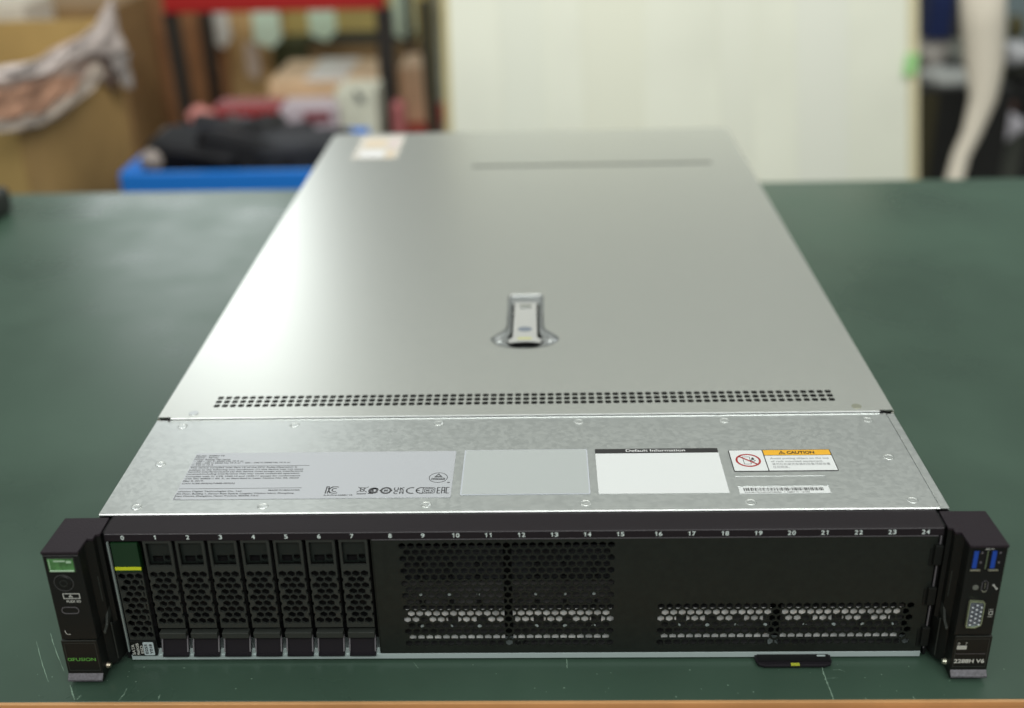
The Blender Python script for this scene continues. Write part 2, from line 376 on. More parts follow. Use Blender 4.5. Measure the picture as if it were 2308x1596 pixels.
for s in (-1, 1): MB().lathe([(.0025, LZ-.0016), (.0024, LZ-.0006), (.0016, LZ-.0003), (.0008, LZ-.0008)], (.0003+s*.0175, .2178), 24).build('latch_screw', M['cast'], lat)
# ------------------------------------------------------------------ labels on the front cover
LB = Z+.0002; TX = LB+.00006
rl = zquad('rating_label', -.1874, -.0374, .0174, .0667, LB, M['silverlab'], srv, .0008); tag(rl, 'wide silver label with fine print and approval marks')
def L(s, x0, x1, y, h, m='darkink', bold=.01, par=None, name='print'): return text_mesh(s, x0, x1, y, h, 'top', TX, 0, bold)
T1 = [("Model:  2288H V6", -.1868, -.1705, .0630), ("Name:   Server", -.1868, -.1735, .0610), ("Power Rating: Per input:", -.1868, -.1660, .0589),
      ("\u223c 100 \u2013 127 V; 50/60 Hz; 10 A or", -.1868, -.1580, .0569), ("\u223c 200 \u2013 220 V; 50/60 Hz; 10 A or \u223c 220 \u2013 240 V; 50/60 Hz; 10 A or", -.1868, -.1310, .0549), ("\u2393 240 V; 10 A", -.1868, -.1745, .0529)]
T2 = [("This device complies with Part 15 of the FCC Rules.Operation is", -.1868, -.1262, .0498), ("subject to the following two conditions: (1) this device may not cause", -.1868, -.1222, .0475),
      ("harmful interference,and (2) this device must accept any interference", -.1868, -.1220, .0453), ("received,including interference that may cause undesired operation.", -.1868, -.1232, .0430),
      ("Complies with 21 CFR 1040.10 and 1040.11 except for conformance", -.1868, -.1226, .0404), ("with IEC 60825-1 Ed. 3., as described in Laser Notice No. 56, dated", -.1868, -.1232, .0381),
      ("May 8, 2019.", -.1868, -.1755, .0357), ("CAN ICES-003(A)/NMB-003(A)", -.1868, -.1575, .0330)]
T3 = [("xFusion Digital Technologies Co., Ltd.", -.1868, -.1515, .0248), ("9th Floor, Building 1, Zensun Boya Square, Longzihu Wisdom Island, Zhengdong", -.1868, -.1228, .0224),
      ("New District, Zhengzhou, Henan Province, 450000, P.R.C", -.1868, -.1415, .0201), ("MADE IN MALAYSIA", -.1372, -.1200, .0254)]
joined('print', [text_mesh(s, a, d, y, .0013, 'top', TX, 0, .02) for s, a, d, y in T1+T2+T3], M['darkink'], rl)
def flat(name, polys, plane, pos, m, par): return joined(name, [plate_mesh(p[0], list(p[1:]), .00004, plane, pos) for p in polys], m, par)
def rct(x0, x1, y0, y1, r=0): return [rrect(x0, x1, y0, y1, r)]
def ring(cx, cy, ro, ri, oy=None, iy=None): return [circ(cx, cy, ro, 40, oy), circ(cx, cy, ri, 40, iy)]
def bar(x0, y0, x1, y1, w):
    d = Vector((x1-x0, y1-y0)).normalized(); q = (-d.y*w/2, d.x*w/2); return [[(x0-q[0], y0-q[1]), (x1-q[0], y1-q[1]), (x1+q[0], y1+q[1]), (x0+q[0], y0+q[1])]]
flat('rule', [rct(-.1870, -.1195, .0518, .0521), rct(-.1870, -.1195, .0281, .0284), rct(-.1870, -.1867, .0180, .0225), rct(-.1870, -.1830, .0178, .0181)], 'top', TX, M['darkink'], rl)
def arcband(cx, cy, ro, ri, a0, a1, n=16):
    P = [(cx+ro*math.cos(R(a0+(a1-a0)*i/n)), cy+ro*math.sin(R(a0+(a1-a0)*i/n))) for i in range(n+1)]
    return [P+[(cx+ri*math.cos(R(a1-(a1-a0)*i/n)), cy+ri*math.sin(R(a1-(a1-a0)*i/n))) for i in range(n+1)]]
mk = []
# KC
mk += [bar(-.1056, .0222, -.1056, .0293, .0007), bar(-.1056, .0292, -.1044, .0292, .0005), bar(-.1044, .0262, -.1044, .0293, .0006), bar(-.1044, .0265, -.1022, .0293, .0006), bar(-.1044, .0222, -.1044, .0248, .0006), bar(-.1042, .0254, -.1030, .0225, .0006), arcband(-.1008, .0257, .0036, .0030, 60, 300), arcband(-.1008, .0257, .0019, .0013, 60, 300)]
# crossed out bin
mk += [rct(-.0885, -.0833, .0212, .0220), bar(-.0888, .0232, -.0828, .0286, .0004), bar(-.0885, .0286, -.0832, .0232, .0004), bar(-.0872, .0276, -.0867, .0240, .0004), bar(-.0846, .0276, -.0851, .0240, .0004), bar(-.0874, .0277, -.0844, .0277, .0005), bar(-.0867, .0240, -.0851, .0240, .0004)]
# swirl mark
mk += [arcband(-.0796, .0248, .0030, .0014, 40, 330), arcband(-.0790, .0254, .0020, .0008, -60, 250), [[(-.0826, .0214), (-.0812, .0216), (-.0806, .0228), (-.0818, .0232)]], bar(-.0812, .0218, -.0796, .0218, .0008)]
# ringed 50
mk += [ring(-.0729, .0247, .0031, .0020, .0034, .0021), bar(-.0764, .0247, -.0758, .0247, .0010), bar(-.0700, .0247, -.0694, .0247, .0010)]
# UKCA and CE
mk += [bar(-.0684, .0277, -.0684, .0256, .0006), bar(-.0664, .0277, -.0664, .0256, .0006), arcband(-.0674, .0257, .0013, .0007, 180, 360), bar(-.0652, .0277, -.0652, .0247, .0006), bar(-.0652, .0262, -.0632, .0277, .0006), bar(-.0648, .0264, -.0632, .0248, .0006),
       arcband(-.0672, .0226, .0015, .0009, 50, 310), bar(-.0652, .0212, -.0652, .0232, .0006), bar(-.0634, .0212, -.0634, .0232, .0006), bar(-.0654, .0240, -.0632, .0240, .0006), bar(-.0652, .0226, -.0634, .0226, .0005)]
mk += [arcband(-.0588, .0245, .0033, .0025, 70, 290), arcband(-.0535, .0245, .0033, .0025, 70, 290), bar(-.0565, .0245, -.0545, .0245, .0007)]
# nested rounded frame
mk += [[rrect(-.0530, -.0462, .0214, .0276, .0014), rrect(-.0526, -.0466, .0219, .0271, .0011)], [rrect(-.0521, -.0471, .0224, .0266, .0012), rrect(-.0517, -.0475, .0229, .0261, .0009)], bar(-.0512, .0252, -.0506, .0238, .0005), bar(-.0506, .0238, -.0500, .0252, .0005), arcband(-.0494, .0245, .0009, .0004, 60, 300), bar(-.0482, .0238, -.0482, .0252, .0006)]
# EAC
mk += [bar(-.0450, .0214, -.0450, .0276, .0006), bar(-.0450, .0274, -.0434, .0274, .0006), bar(-.0450, .0245, -.0436, .0245, .0006), bar(-.0450, .0216, -.0434, .0216, .0006), bar(-.0426, .0214, -.0426, .0276, .0006), bar(-.0411, .0214, -.0411, .0276, .0006), bar(-.0426, .0274, -.0411, .0274, .0006), bar(-.0426, .0243, -.0411, .0243, .0006), bar(-.0402, .0216, -.0402, .0276, .0006), bar(-.0402, .0274, -.0386, .0274, .0006), bar(-.0402, .0216, -.0386, .0216, .0006)]
# ringed triangle
mk += [ring(-.0455, .0376, .0052, .0048), [[(-.0480, .0380), (-.0430, .0380), (-.0455, .0418)], [(-.0470, .0386), (-.0440, .0386), (-.0455, .0408)]], rct(-.0468, -.0444, .0388, .0392), [rrect(-.0492, -.0418, .0352, .0372), rrect(-.0488, -.0422, .0356, .0368)]]
flat('approval_mark', mk, 'top', TX, M['darkink'], rl)
joined('print', [text_mesh("R-R-FXd-2288H V6", -.1060, -.0905, .0199, .0012, 'top', TX, 0, .02), text_mesh("50", -.0741, -.0717, .0238, .0018, 'top', TX, 0, .05), text_mesh("us", -.0404, -.0388, .0322, .0011, 'top', TX, 0, .05),
                 text_mesh("T\u00dcVRheinland", -.0486, -.0424, .0357, .0009, 'top', TX, 0, .03)], M['darkink'], rl)
g2 = zquad('blank_label', -.0325, .0375, .0196, .0673, LB, M['greyrim'], srv, .0008); tag(g2, 'blank grey label beside the silver one')
zquad('label_face', -.0317, .0367, .0204, .0669, TX, M['greylab'], g2, .0004, .00004)
g3 = zquad('information_label', .0419, .1115, .0196, .0622, LB, M['white'], srv, .0006); tag(g3, 'blank white label under a black heading strip')
hd = zquad('heading_strip', .0419, .1115, .0621, .0671, TX, M['ink'], g3, .0004)
joined('heading_print', [text_mesh("Default Information", .0594, .0930, .0636, .0026, 'top', TX+.0001, 0, .012)], mat('pure_white_print', (.85, .85, .85), .5), g3)
# caution label
g4 = zquad('caution_label', .1172, .1745, .0413, .0646, LB, M['ink'], srv, .001); tag(g4, 'white caution label with an orange heading')
flat('label_panel', [rct(.1177, .1361, .0418, .0641, .0005), rct(.1367, .1740, .0418, .0580, .0004)], 'top', TX, M['white'], g4)
flat('heading_panel', [rct(.1367, .1740, .0585, .0641, .0004)], 'top', TX, M['yellow'], g4)
T2z = TX+.00006
joined('heading_print', [text_mesh("CAUTION", .1497, .1652, .0598, .0028, 'top', T2z, 0, .04)]+[plate_mesh([(.1449, .0594), (.1489, .0594), (.1469, .0632)], [[(.1457, .0599), (.1481, .0599), (.1469, .0622)]], .00004, 'top', T2z)]+[plate_mesh(bar(.1469, .0606, .1469, .0617, .0005)[0], [], .00004, 'top', T2z), plate_mesh(bar(.1469, .0600, .1469, .0603, .0005)[0], [], .00004, 'top', T2z)], mat('brown_black_print', (.08, .045, .01), .5), g4)
joined('print', [text_mesh("Avoid putting object on the top", .1392, .1718, .0539, .0019, 'top', T2z, 0, .01), text_mesh("of rack mounted equipment.", .1392, .1680, .0507, .0019, 'top', T2z, 0, .01),
                 text_mesh("\u8bf7\u52ff\u5728\u673a\u67b6\u5f0f\u5b89\u88c5\u7684\u8bbe\u5907\u9876\u90e8\u653e\u7f6e", .1392, .1713, .0475, .0019, 'top', T2z, 0, .0), text_mesh("\u4efb\u4f55\u7269\u4f53\u3002", .1392, .1483, .0443, .0019, 'top', T2z, 0, .0)], M['greyink'], g4)
flat('prohibition_sign', [ring(.1268, .0529, .0070, .0059), bar(.1222, .0573, .1314, .0485, .0010)], 'top', T2z+.00006, M['red'], g4)
flat('pictogram', [[rrect(.1240, .1281, .0488, .0569), rrect(.1243, .1278, .0491, .0566)], rct(.1288, .1304, .0536, .0552), bar(.1281, .0519, .1300, .0519, .0005), bar(.1278, .0524, .1290, .0534, .0006), rct(.1292, .1300, .0552, .0560), bar(.1300, .0519, .1308, .0530, .0005)], 'top', T2z, M['ink'], g4)
# serial strip, embossed field
g5 = zquad('serial_label', .1169, .1650, .0186, .0254, LB, M['white'], srv); tag(g5, 'narrow white barcode label')
bars = []; x = .1194; rnd = random.Random(11)
while x < .1622:
    w = rnd.choice((.00022, .00022, .00044, .0006)); bars.append(rct(x, x+w, .0212, .0242)); x += w+rnd.choice((.00022, .0003, .0005))
flat('barcode', bars, 'top', TX, M['ink'], g5)
joined('print', [text_mesh("SN:2106195HN6EXGPC000001  Y  2288H V6 - 167288", .1196, .1540, .0192, .0012, 'top', TX, 0, .01)], M['darkink'], g5)
c = MB(); c.box(.1168, .1655, .0364, .0367, Z-.0001, Z+.00025, .0001).box(.1653, .1656, .0262, .0367, Z-.0001, Z+.00015, .00005).box(.1168, .1655, .0262, .0264, Z-.0001, Z+.00012)
c.build('embossed_frame', M['bright'], fc)
# far sticker
st = zquad('cover_sticker', -.1890, -.1405, .682, .777, LZ+.0003, mat('cream_sticker', (.56, .53, .48), .5), lid); tag(st, 'pale sticker at the far corner of the lid')
flat('sticker_print', [rct(-.182, -.156, .688, .714), ], 'top', LZ+.0005, mat('sticker_white', (.68, .68, .69), .5), lid)
flat('sticker_print', [rct(-.154, -.1445, .686, .715), rct(-.182, -.158, .728, .760)], 'top', LZ+.0005, mat('sticker_peach', (.60, .50, .38), .5), lid)
flat('sticker_print', [rct(-.155, -.1445, .725, .765)], 'top', LZ+.0005, mat('sticker_pink', (.58, .50, .48), .5), lid)
# ------------------------------------------------------------------ black bezel
YF = -.0115
bz = MB().prism([(.0032, .0853), (-.0100, .0848), (-.0117, .0846), (-.0120, .0843), (-.0120, .0799), (-.0100, .0799), (-.0100, .0822), (.0032, .0822)], -.2150, .2150, 'x').build('bezel', M['bezel'], srv)
MB().box(-.2148, .2148, -.01220, -.0120, .0840, .0843, .0001).build('bezel_highlight', M['edge'], bz)  # pale strip standing in for the highlight on the bezel's front edge
def numx(i): return -.2057+i*.01704 if i < 8 else (-.0667+(i-8)*.01687 if i < 16 else .0708+(i-16)*.01691)
for i in range(25):
    s = str(i); w = .00175*len(s) if s != '1' else .0011
    if len(s) == 2: w = .0038
    h_ = .0025; gl_ = []; xx = numx(i)-(.00175 if len(s) == 1 else .0040)/2
    for ch_ in s:
        if ch_ == '1': gl_.append(plate_mesh([(xx+.00085, .0809), (xx+.00128, .0809), (xx+.00128, .0809+h_), (xx+.00098, .0809+h_), (xx+.00030, .0809+h_*.80), (xx+.00030, .0809+h_*.64), (xx+.00085, .0809+h_*.78)], [], .00004, 'front', YF-.0007))
        else: gl_.append(text_mesh(ch_, xx, xx+.00175, .0809, h_, 'front', YF-.0007, 0, .012))
        xx += .00225
    joined('slot_number', gl_, M['whiteink'], bz)
# base tray
c = MB().box(-.2140, .2135, -.0112, .030, .0014, .0048, .0003)
for i in range(8):
    x = -.1973+i*.01707; c.prism([(x-.0021, .0046), (x+.0021, .0046), (x+.0009, .0085), (x-.0009, .0085)], -.0107, -.0102, 'y')
c.build('base_tray', M['trim'], srv)
# cage behind the front: dark back wall, side walls
c = MB().box(-.2145, .2145, .0030, .0040, .0048, .0840).box(-.2165, -.2150, -.0100, .004, .002, .084).box(.2150, .2165, -.0100, .004, .002, .084)
c.build('drive_cage', M['deep'], srv)
MB().box(-.2147, -.2138, -.0125, -.0108, .0078, .0792, .0002).build('side_trim', mat('dull_zinc', (.26, .31, .30), .45, .2), srv)
# ------------------------------------------------------------------ drive blanks
def blank_holes(x0):
    H = [rrect(x0-.0061, x0+.0061, .0634, .0780, .0003, 2)]
    for r_ in range(9):
        z = .0580-r_*.00378
        xs = [x0-.0045, x0, x0+.0045] if r_ % 2 == 0 else [x0-.00225, x0+.00225]
        H += [hexa(x, z, .00236) for x in xs]
    return H
def make_blank(x0):
    out = [(x0-.0074, .0795), (x0+.0074, .0795), (x0+.0074, .0560)]
    for r_ in range(1, 9, 2):                      # notched edges where half a honeycomb cell is cut away
        z = .0580-r_*.00378
        out += [(x0+.0074, z+.0016), (x0+.0066, z+.0010), (x0+.0066, z-.0010), (x0+.0074, z-.0016)]
    out += [(x0+.0074, .0233), (x0-.0074, .0233)]
    for r_ in range(7, 0, -2):
        z = .0580-r_*.00378
        out += [(x0-.0074, z-.0014), (x0-.0068, z-.0008), (x0-.0068, z+.0008), (x0-.0074, z+.0014)]
    bl = plate('drive_blank', out, blank_holes(x0), .0016, 'front', YF, M['blank'], srv)
    c = MB().box(x0-.0072, x0+.0072, -.0055, -.0050, .0225, .079); c.build('blank_back', M['deep'], bl)
    plate('window_mesh', rrect(x0-.0061, x0+.0061, .0634, .0690), [hexa(x0+.0035, .0672, .0020), hexa(x0+.0010, .0630+.0008, .0008), rrect(x0-.0045, x0+.0010, .0640, .0682)], .0008, 'front', YF+.0030, M['bif'], bl)
    plate('window_mesh', rrect(x0-.0061, x0+.0061, .0690, .0784), [], .0008, 'front', YF+.0028, mat('blank_inner_face', (.010, .014, .012), .35) if 'bif' not in M else M['bif'], bl)
    c = MB().box(x0-.0072, x0+.0072, -.0128, -.0085, .0170, .0206, .0003); c.build('grip_bar', M['blank'], bl)
    # scoop: sloping face with a lip at the bottom and two side cheeks
    c = MB().prism([(-.0088, .0172), (-.0076, .0172), (-.0116, .0052), (-.0134, .0052), (-.0134, .0066), (-.0122, .0068)], x0-.0071, x0+.0071, 'x'); c.build('release_tab', M['tabm'], bl)
    for s in (-1, 1):
        a, d = sorted((x0+s*.0066, x0+s*.00725)); MB().prism([(-.0100, .0166), (-.0090, .0166), (-.0124, .0085), (-.0134, .0085)], a, d, 'x').build('tab_cheek', M['edge'], bl)
    return bl
M['bif'] = mat('blank_inner_face', (.010, .014, .012), .35)
b0 = make_blank(numx(1))
for i in range(2, 8):
    c0 = b0.copy(); COL.objects.link(c0); c0.location.x = numx(i)-numx(1)
    for ch in b0.children:
        d = ch.copy(); COL.objects.link(d); d.parent = c0
# ------------------------------------------------------------------ drive in the first bay
ssd_h = []
for r_ in range(11):
    z = .0569-r_*.00385; xs = [-.2105, -.2060, -.2015] if r_ % 2 == 0 else [-.20825, -.20375]
    ssd_h += [hexa(x, z, .0023) for x in xs]
    if r_ % 2: ssd_h.append([(-.2008, z+.0019), (-.2008, z-.0019), (-.1999, z-.0012), (-.1999, z+.0012)])
sd = plate('solid_state_drive', rrect(-.2130, -.1992, .0052, .0600, .0003), ssd_h, .0014, 'front', YF+.0002, M['blank'], srv)
MB().box(-.2130, -.1992, -.0055, -.0050, .0050, .060).build('drive_back', M['deep'], sd)
MB().box(-.2130, -.1990, -.0118, -.0070, .0600, .0785, .0003).build('drive_window', M['dgreen'], sd)
MB().box(-.2128, -.1990, -.0122, -.0117, .0617, .0635).build('lime_bar', M['lime'], sd)
MB().box(-.2130, -.1990, -.0125, -.0112, .0052, .0152, .0004).build('drive_foot', M['earface'], sd)
plate('capacity_sticker', rrect(-.2060, -.2002, .0058, .0146, .0008), [], .0001, 'front', -.0126, mat('pale_blue_sticker', (.50, .58, .60), .5), sd)
joined('capacity_print', [text_mesh("SATA", -.2108, -.2108+.0070, .0062, .0016, 'front', -.0126, 90, .02), text_mesh("960GB", -.2084, -.2084+.0080, .0060, .0015, 'front', -.0126, 90, .02),
                          text_mesh("SSD", -.2063, -.2063+.0056, .0068, .0014, 'front', -.0126, 90, .02)], M['paleink'], sd)
joined('sticker_print', [text_mesh("0255", -.2037, -.2037+.0066, .0068, .0015, 'front', -.0128, 90, .02), text_mesh("Y018", -.2011, -.2011+.0066, .0068, .0015, 'front', -.0128, 90, .02)], M['ink'], sd)
# ------------------------------------------------------------------ perforated filler plate
H = []
for r_ in range(17):
    z = .0752-r_*.00394; n = 25 if r_ % 2 == 0 else 24; o_ = 0 if r_ % 2 == 0 else .00225
    H += [hexa(-.0611+o_+i*.004504, z, .00207) for i in range(n)]
for r_ in range(7):
    z = .0357-r_*.00393; n = 30 if r_ % 2 == 0 else 29; o_ = 0 if r_ % 2 == 0 else .00225
    H += [hexa(.0738+o_+i*.004504, z, .00207) for i in range(n)]
fp = plate('filler_plate', rrect(-.0767, .2132, .0056, .0796, .0004), H, .0007, 'front', YF, M['black'], srv)
MB().box(-.0765, .2130, -.0119, -.0115, .0792, .0796, .0001).build('plate_edge', M['edge'], fp)
MB().box(-.0772, -.0765, -.0115, -.004, .0056, .0796).build('plate_return', M['black'], fp)
# parts seen through the perforations
ib = MB()
for a, d in ((-.066, -.0093), (-.0048, .0520), (.0690, .1325), (.1382, .2030)):
    ib.box(a, d, -.0062, -.0050, .0060, .0330)
for a, d in ((-.066, -.0093), (-.0048, .0520)): ib.box(a, d, -.0075, -.0065, .0338, .0500)
ib.build('fan_carrier', M['inner'], srv)
MB().box(-.066, -.0093, -.0060, -.0050, .0505, .0715).box(-.0048, .0520, -.0060, -.0050, .0505, .0715).build('fan_carrier', mat('dark_inner_sheet', (.020, .021, .024), .5, 0, .3, noise=.5, nscale=60), srv)
sh = MB()
for a, d in ((-.066, -.0093), (-.0048, .0520), (.0712, .1325), (.1382, .2005)):
    sh.box(a, d, -.0090, -.0086, .0283, .0326); sh.box(a, d, -.0090, -.0086, .0134, .0156)
    x = a+.0012; 
    while x < d-.004:
        sh.box(x, min(d, x+.0098), -.0090, -.0086, .0243, .0284); x += .01535
sh.build('bright_bracket', M['shelf'], srv)
pg = MB()
rnd = random.Random(5)
for a, d in ((-.066, -.0093), (-.0048, .0520)):
    x = a+.0115
    while x < d-.002:
        for z in (.036, .052, .0605):
            pg.box(x, x+.0030, -.0085, -.0060, z-.0015, z+.0015)
        x += .01535
pg.build('carrier_peg', M['deep'], srv)
for a, d in ((-.066, -.0093), (-.0048, .0520), (.0712, .1325), (.1382, .2005)):
    x = a+.0125
    while x < d-.002:
        MB().cyl((x, .0215), .0011, -.0090, -.0082, 'y', 12, .0006).build('carrier_screw', M['trim'], srv)
        if a < .06: MB().cyl((x, .0425), .0009, -.0090, -.0082, 'y', 12, .0005).build('carrier_screw', M['trim'], srv)
        x += .01535
MB().cyl((-.0010, .0105), .0019, -.0090, -.0080, 'y', 16, .001).build('carrier_screw', M['bright'], srv)
# right hinge side
hs = MB().box(.2140, .2147, -.0122, -.0108, .0078, .0795, .0002).build('side_trim', M['edge'], srv)
for z0, z1 in ((.0625, .0745), (.0372, .0482), (.0105, .0225)):
    MB().box(.2116, .2158, -.0140, -.0105, z0, z1, .0005).box(.2100, .2118, -.0120, -.0113, z0-.0012, z0+.0094, .0002).build('hinge', M['earface'], srv)
# ------------------------------------------------------------------ pull-out tab under the tray
pt = MB()
pts = []
def tabout(w, y0, y1, r):
    return [(.1452-w, y0), (.1452-w, y1+r), (.1452-w+r*.3, y1+r*.3), (.1452-w+r, y1), (.1452+w-r, y1), (.1452+w-r*.3, y1+r*.3), (.1452+w, y1+r), (.1452+w, y0)]
plo = tabout(.0203, -.0110, -.0196, .004)
tabp = MB().prism(plo[::-1], .0012, .0030, 'z', .0005).build('pull_tab', M['tabm'], srv)
MB().box(.1262, .1642, -.0168, -.0113, .0028, .0034).build('tab_recess', M['deep'], tabp)
MB().box(.1580, .1625, -.0132, -.0122, .0034, .0037).build('tab_glint', M['trim'], tabp)
MB().box(.1430, .1476, -.0198, -.0180, .0026, .0032).build('lime_mark', mat('dim_lime', (.45, .48, .04), .5), tabp)
# ------------------------------------------------------------------ mounting ears
YE = -.0279
def make_ear(s):
    lab = 'left mounting ear with a small green display' if s < 0 else 'right mounting ear with two blue ports'
    X = lambda x: s*x
    cap = [(.2415, -.0290), (.2404, .0020), (.2168, .0022), (.2166, -.0130), (.2187, -.0135), (.2188, -.0173), (.2219, -.0173), (.2224, -.0290)]
    P = [(X(x), y) for x, y in cap]
    e_ = MB().prism(P, .0836, .0852, 'z', .0003).build('mounting_ear', M['ear'], srv); tag(e_, lab)
    # bracket body behind the face, set slightly inside the cap
    body = [(.2408, -.0200), (.2400, .0012), (.2174, .0014), (.2172, -.0118), (.2192, -.0126), (.2193, -.0165), (.2230, -.0200)]
    MB().prism([(X(x), y) for x, y in body], .0290, .0836, 'z').build('ear_body', M['earface'], e_)
    low = [(.2408, -.0190), (.2400, .0012), (.2176, .0014), (.2172, -.0090), (.2190, -.0155), (.2232, -.0190)]
    MB().prism([(X(x), y) for x, y in low], .0040, .0290, 'z', .0008).build('ear_body', M['earface'], e_)
    a, d = sorted((X(.2226), X(.2416)))
    MB().box(a, d, YE, -.0200, .0292, .0836, .0005).build('face_block', M['earface'], e_)
    a, d = sorted((X(.2232), X(.2424)))
    MB().prism([(YE, .0282), (YE, .0068), (-.0300, .0044), (-.0300, .0028), (-.0190, .0028), (-.0190, .0282)], a, d, 'x', .0004).build('ear_handle', M['earface'], e_)
    a2, d2 = sorted((X(.2244), X(.2412)))
    plate('handle_panel', rrect(a2, d2, .0085, .0268, .0004), [rrect(a2+.0003, d2-.0003, .0088, .0265, .0003)], .0002, 'front', YE-.0001, M['edge'] if 0 else M['blank'], e_)
    MB().prism([(YE-.0002, .0068), (-.0303, .0042), (-.0303, .0032), (-.0298, .0032), (-.0278, .0062)], a+.0003, d-.0003, 'x').build('grey_chamfer', M['chamfer'], e_)
    MB().box(a+.0004, d-.0004, YE-.0002, YE+.0003, .0281, .0286, .0001).build('handle_edge', M['edge'] if 0 else M['blank'], e_)
    # small retaining screw, lever and ribs on the inner side
    MB().cyl((-.0215, .0068), .0019, X(.2232), X(.2214), 'x', 24, .0014).build('ear_screw', mat('brass_screw', (.55, .48, .38), .3, 1) if s < 0 else M['gold'], e_)
    a3, d3 = sorted((X(.2192), X(.2206)))
    MB().prism([(-.0130, .040), (-.0130, .034), (-.0240, .0295), (-.0240, .0310), (-.0200, .0325), (-.0160, .040)], a3, d3, 'x', .0003).build('ear_lever', M['blank'], e_)
    for z0, z1, xx in ((.046, .062, .2200), (.008, .032, .2182)):
        a4, d4 = sorted((X(xx), X(xx+.0006))); MB().box(a4, d4, -.0178, -.0170, z0, z1, .0002).build('ear_rib', M['blank'], e_)
    return e_
el = make_ear(-1); er = make_ear(1)
FY = YE-.0002
# left face
MB().box(-.2396, -.2255, YE-.0004, YE+.001, .0722, .0812, .0004).build('display_frame', M['edge'] if 0 else M['blank'], el)
ds = MB().box(-.2391, -.2260, YE-.0008, YE-.0003, .0728, .0806, .0001).build('display', M['lcd'], el)
MB().box(-.2388, -.2263, YE-.0011, YE-.0007, .0730, .0740, .0002).build('display_glint', M['lcdhi'], el)
flat('display_print', [rct(-.2360, -.2300, .0790, .0799), rct(-.2296, -.2270, .0782, .0796), rct(-.2386, -.2382, .0745, .0803)], 'front', YE-.00085, M['lcdhi'], el)
plate('button_ring', circ(-.2335, .0655, .0051, 36), [circ(-.2335, .0655, .0048, 36)], .0002, 'front', FY, mat('dim_ring', (.07, .07, .07), .4), el)
MB().cyl((-.2335, .0655), .0046, YE+.0002, YE-.0004, 'y', 36, .0040).build('power_button', M['earface'], el)
plate('button_ring', circ(-.2335, .0655, .0020, 28), [circ(-.2335, .0655, .0017, 28)], .0002, 'front', YE-.0006, M['blank'], el)
flat('port_mark', [[rrect(-.2354, -.2266, .0556, .0590), rrect(-.2350, -.2270, .0560, .0586)], rct(-.2319, -.2311, .0576, .0582), rct(-.2325, -.2317, .0565, .0571), rct(-.2313, -.2305, .0565, .0571), bar(-.2321, .0573, -.2309, .0573, .0002), bar(-.2315, .0573, -.2315, .0577, .0003)], 'front', FY, M['paleink'], el)
text('port_print', "FLEX IO", -.2341, -.2267, .0533, .0014, 'front', FY, M['paleink'], el, 0, .02)
plate('pill_button', rrect(-.2379, -.2288, .0460, .0503, .0020), [rrect(-.2376, -.2291, .0463, .0500, .0018)], .0003, 'front', FY, M['edge'], el)
flat('corner_mark', [bar(-.2386, .0353, -.2384, .0335, .0003), bar(-.2384, .0335, -.2377, .0328, .0003), bar(-.2377, .0328, -.2361, .0327, .0003)], 'front', FY, M['paleink'], el)
flat('face_rule', [rct(-.2411, -.2232, .0822, .0825)], 'front', FY, M['edge'], el)
xf = [text_mesh("FUSION", -.2379, -.2258, .0151, .0021, 'front', FY, 0, .0)]
lp = [arcband(-.2397, .0161, .0010, .0007, 20, 340), bar(-.2400+.0012, .0152, -.2383, .0171, .0003), bar(-.2391, .0165, -.2383, .0152, .0003)]
joined('maker_mark', xf+[plate_mesh(p[0], [], .00004, 'front', FY) for p in lp], M['greenink'], el)
# right face
flat('face_rule', [rct(.2233, .2408, .0833, .0835), ], 'front', FY, M['edge'], er)
text('port_mark', "SS\u2190", .2305, .2350, .0820, .0010, 'front', FY, M['paleink'], er, 0, .02)
for x0 in (.2244, .2333):
    sl = plate('usb_port', rrect(x0-.0003, x0+.0074, .0698, .0818, .0002), [rrect(x0+.0001, x0+.0070, .0708, .0815)], .0006, 'front', FY, M['gold'] if 0 else M['earface'], er)
    MB().box(x0+.0001, x0+.0070, YE-.0003, YE-.0001, .0708, .0815).build('port_cavity', M['deep'], sl)
    MB().box(x0+.0007, x0+.0029, YE-.0006, YE-.0002, .0712, .0814).build('port_tongue', M['blue'], sl)
    MB().box(x0, x0+.0050, YE-.0009, YE-.0002, .0697, .0705, .0002).build('port_lip', M['gold'], sl)
    MB().box(x0+.0042, x0+.0050, YE-.0007, YE-.0003, .0800, .0808).box(x0+.0042, x0+.0050, YE-.0007, YE-.0003, .0742, .0752).build('port_spring', M['edge'], sl)
MB().box(.2316, .2319, YE-.0007, YE-.0003, .0708, .0815).build('port_shell_edge', mat('green_tinted_steel', (.45, .55, .35), .3, .8), er)
plate('status_light', circ(.2289, .0593, .0015, 24), [], .0003, 'front', FY-.0001, M['led'], er)
tcp = plate('type_c_port', rrect(.2318, .2349, .0563, .0633, .0014), [rrect(.2321, .2346, .0567, .0631, .0011)], .0004, 'front', FY, M['edge'], er)
MB().box(.2321, .2346, YE-.0003, YE-.0002, .0567, .0631).build('port_cavity', M['deep'], tcp)
flat('port_lip', [arcband(.23335, .0577, .0012, .0007, 180, 360), rct(.23325, .23345, .0585, .0624)], 'front', FY-.0003, M['gold'], tcp)
flat('wrench_mark', [bar(.2378, .0605, .2393, .0586, .0006), [circ(.2377, .0606, .0006, 10)], [circ(.2394, .0585, .0006, 10)]], 'front', FY, M['paleink'], er)
vg = plate('display_port', [(.2257, .0349), (.2262, .0340), (.2325, .0340), (.2358, .0357), (.2360, .0366), (.2360, .0512), (.2355, .0520), (.2270, .0528), (.2258, .0520)], [], .0003, 'front', FY, M['deep'], er)
so = [(.2268, .0358), (.2272, .0352), (.2315, .0350), (.2342, .0364), (.2346, .0372), (.2346, .0504), (.2340, .0512), (.2275, .0516), (.2268, .0510)]
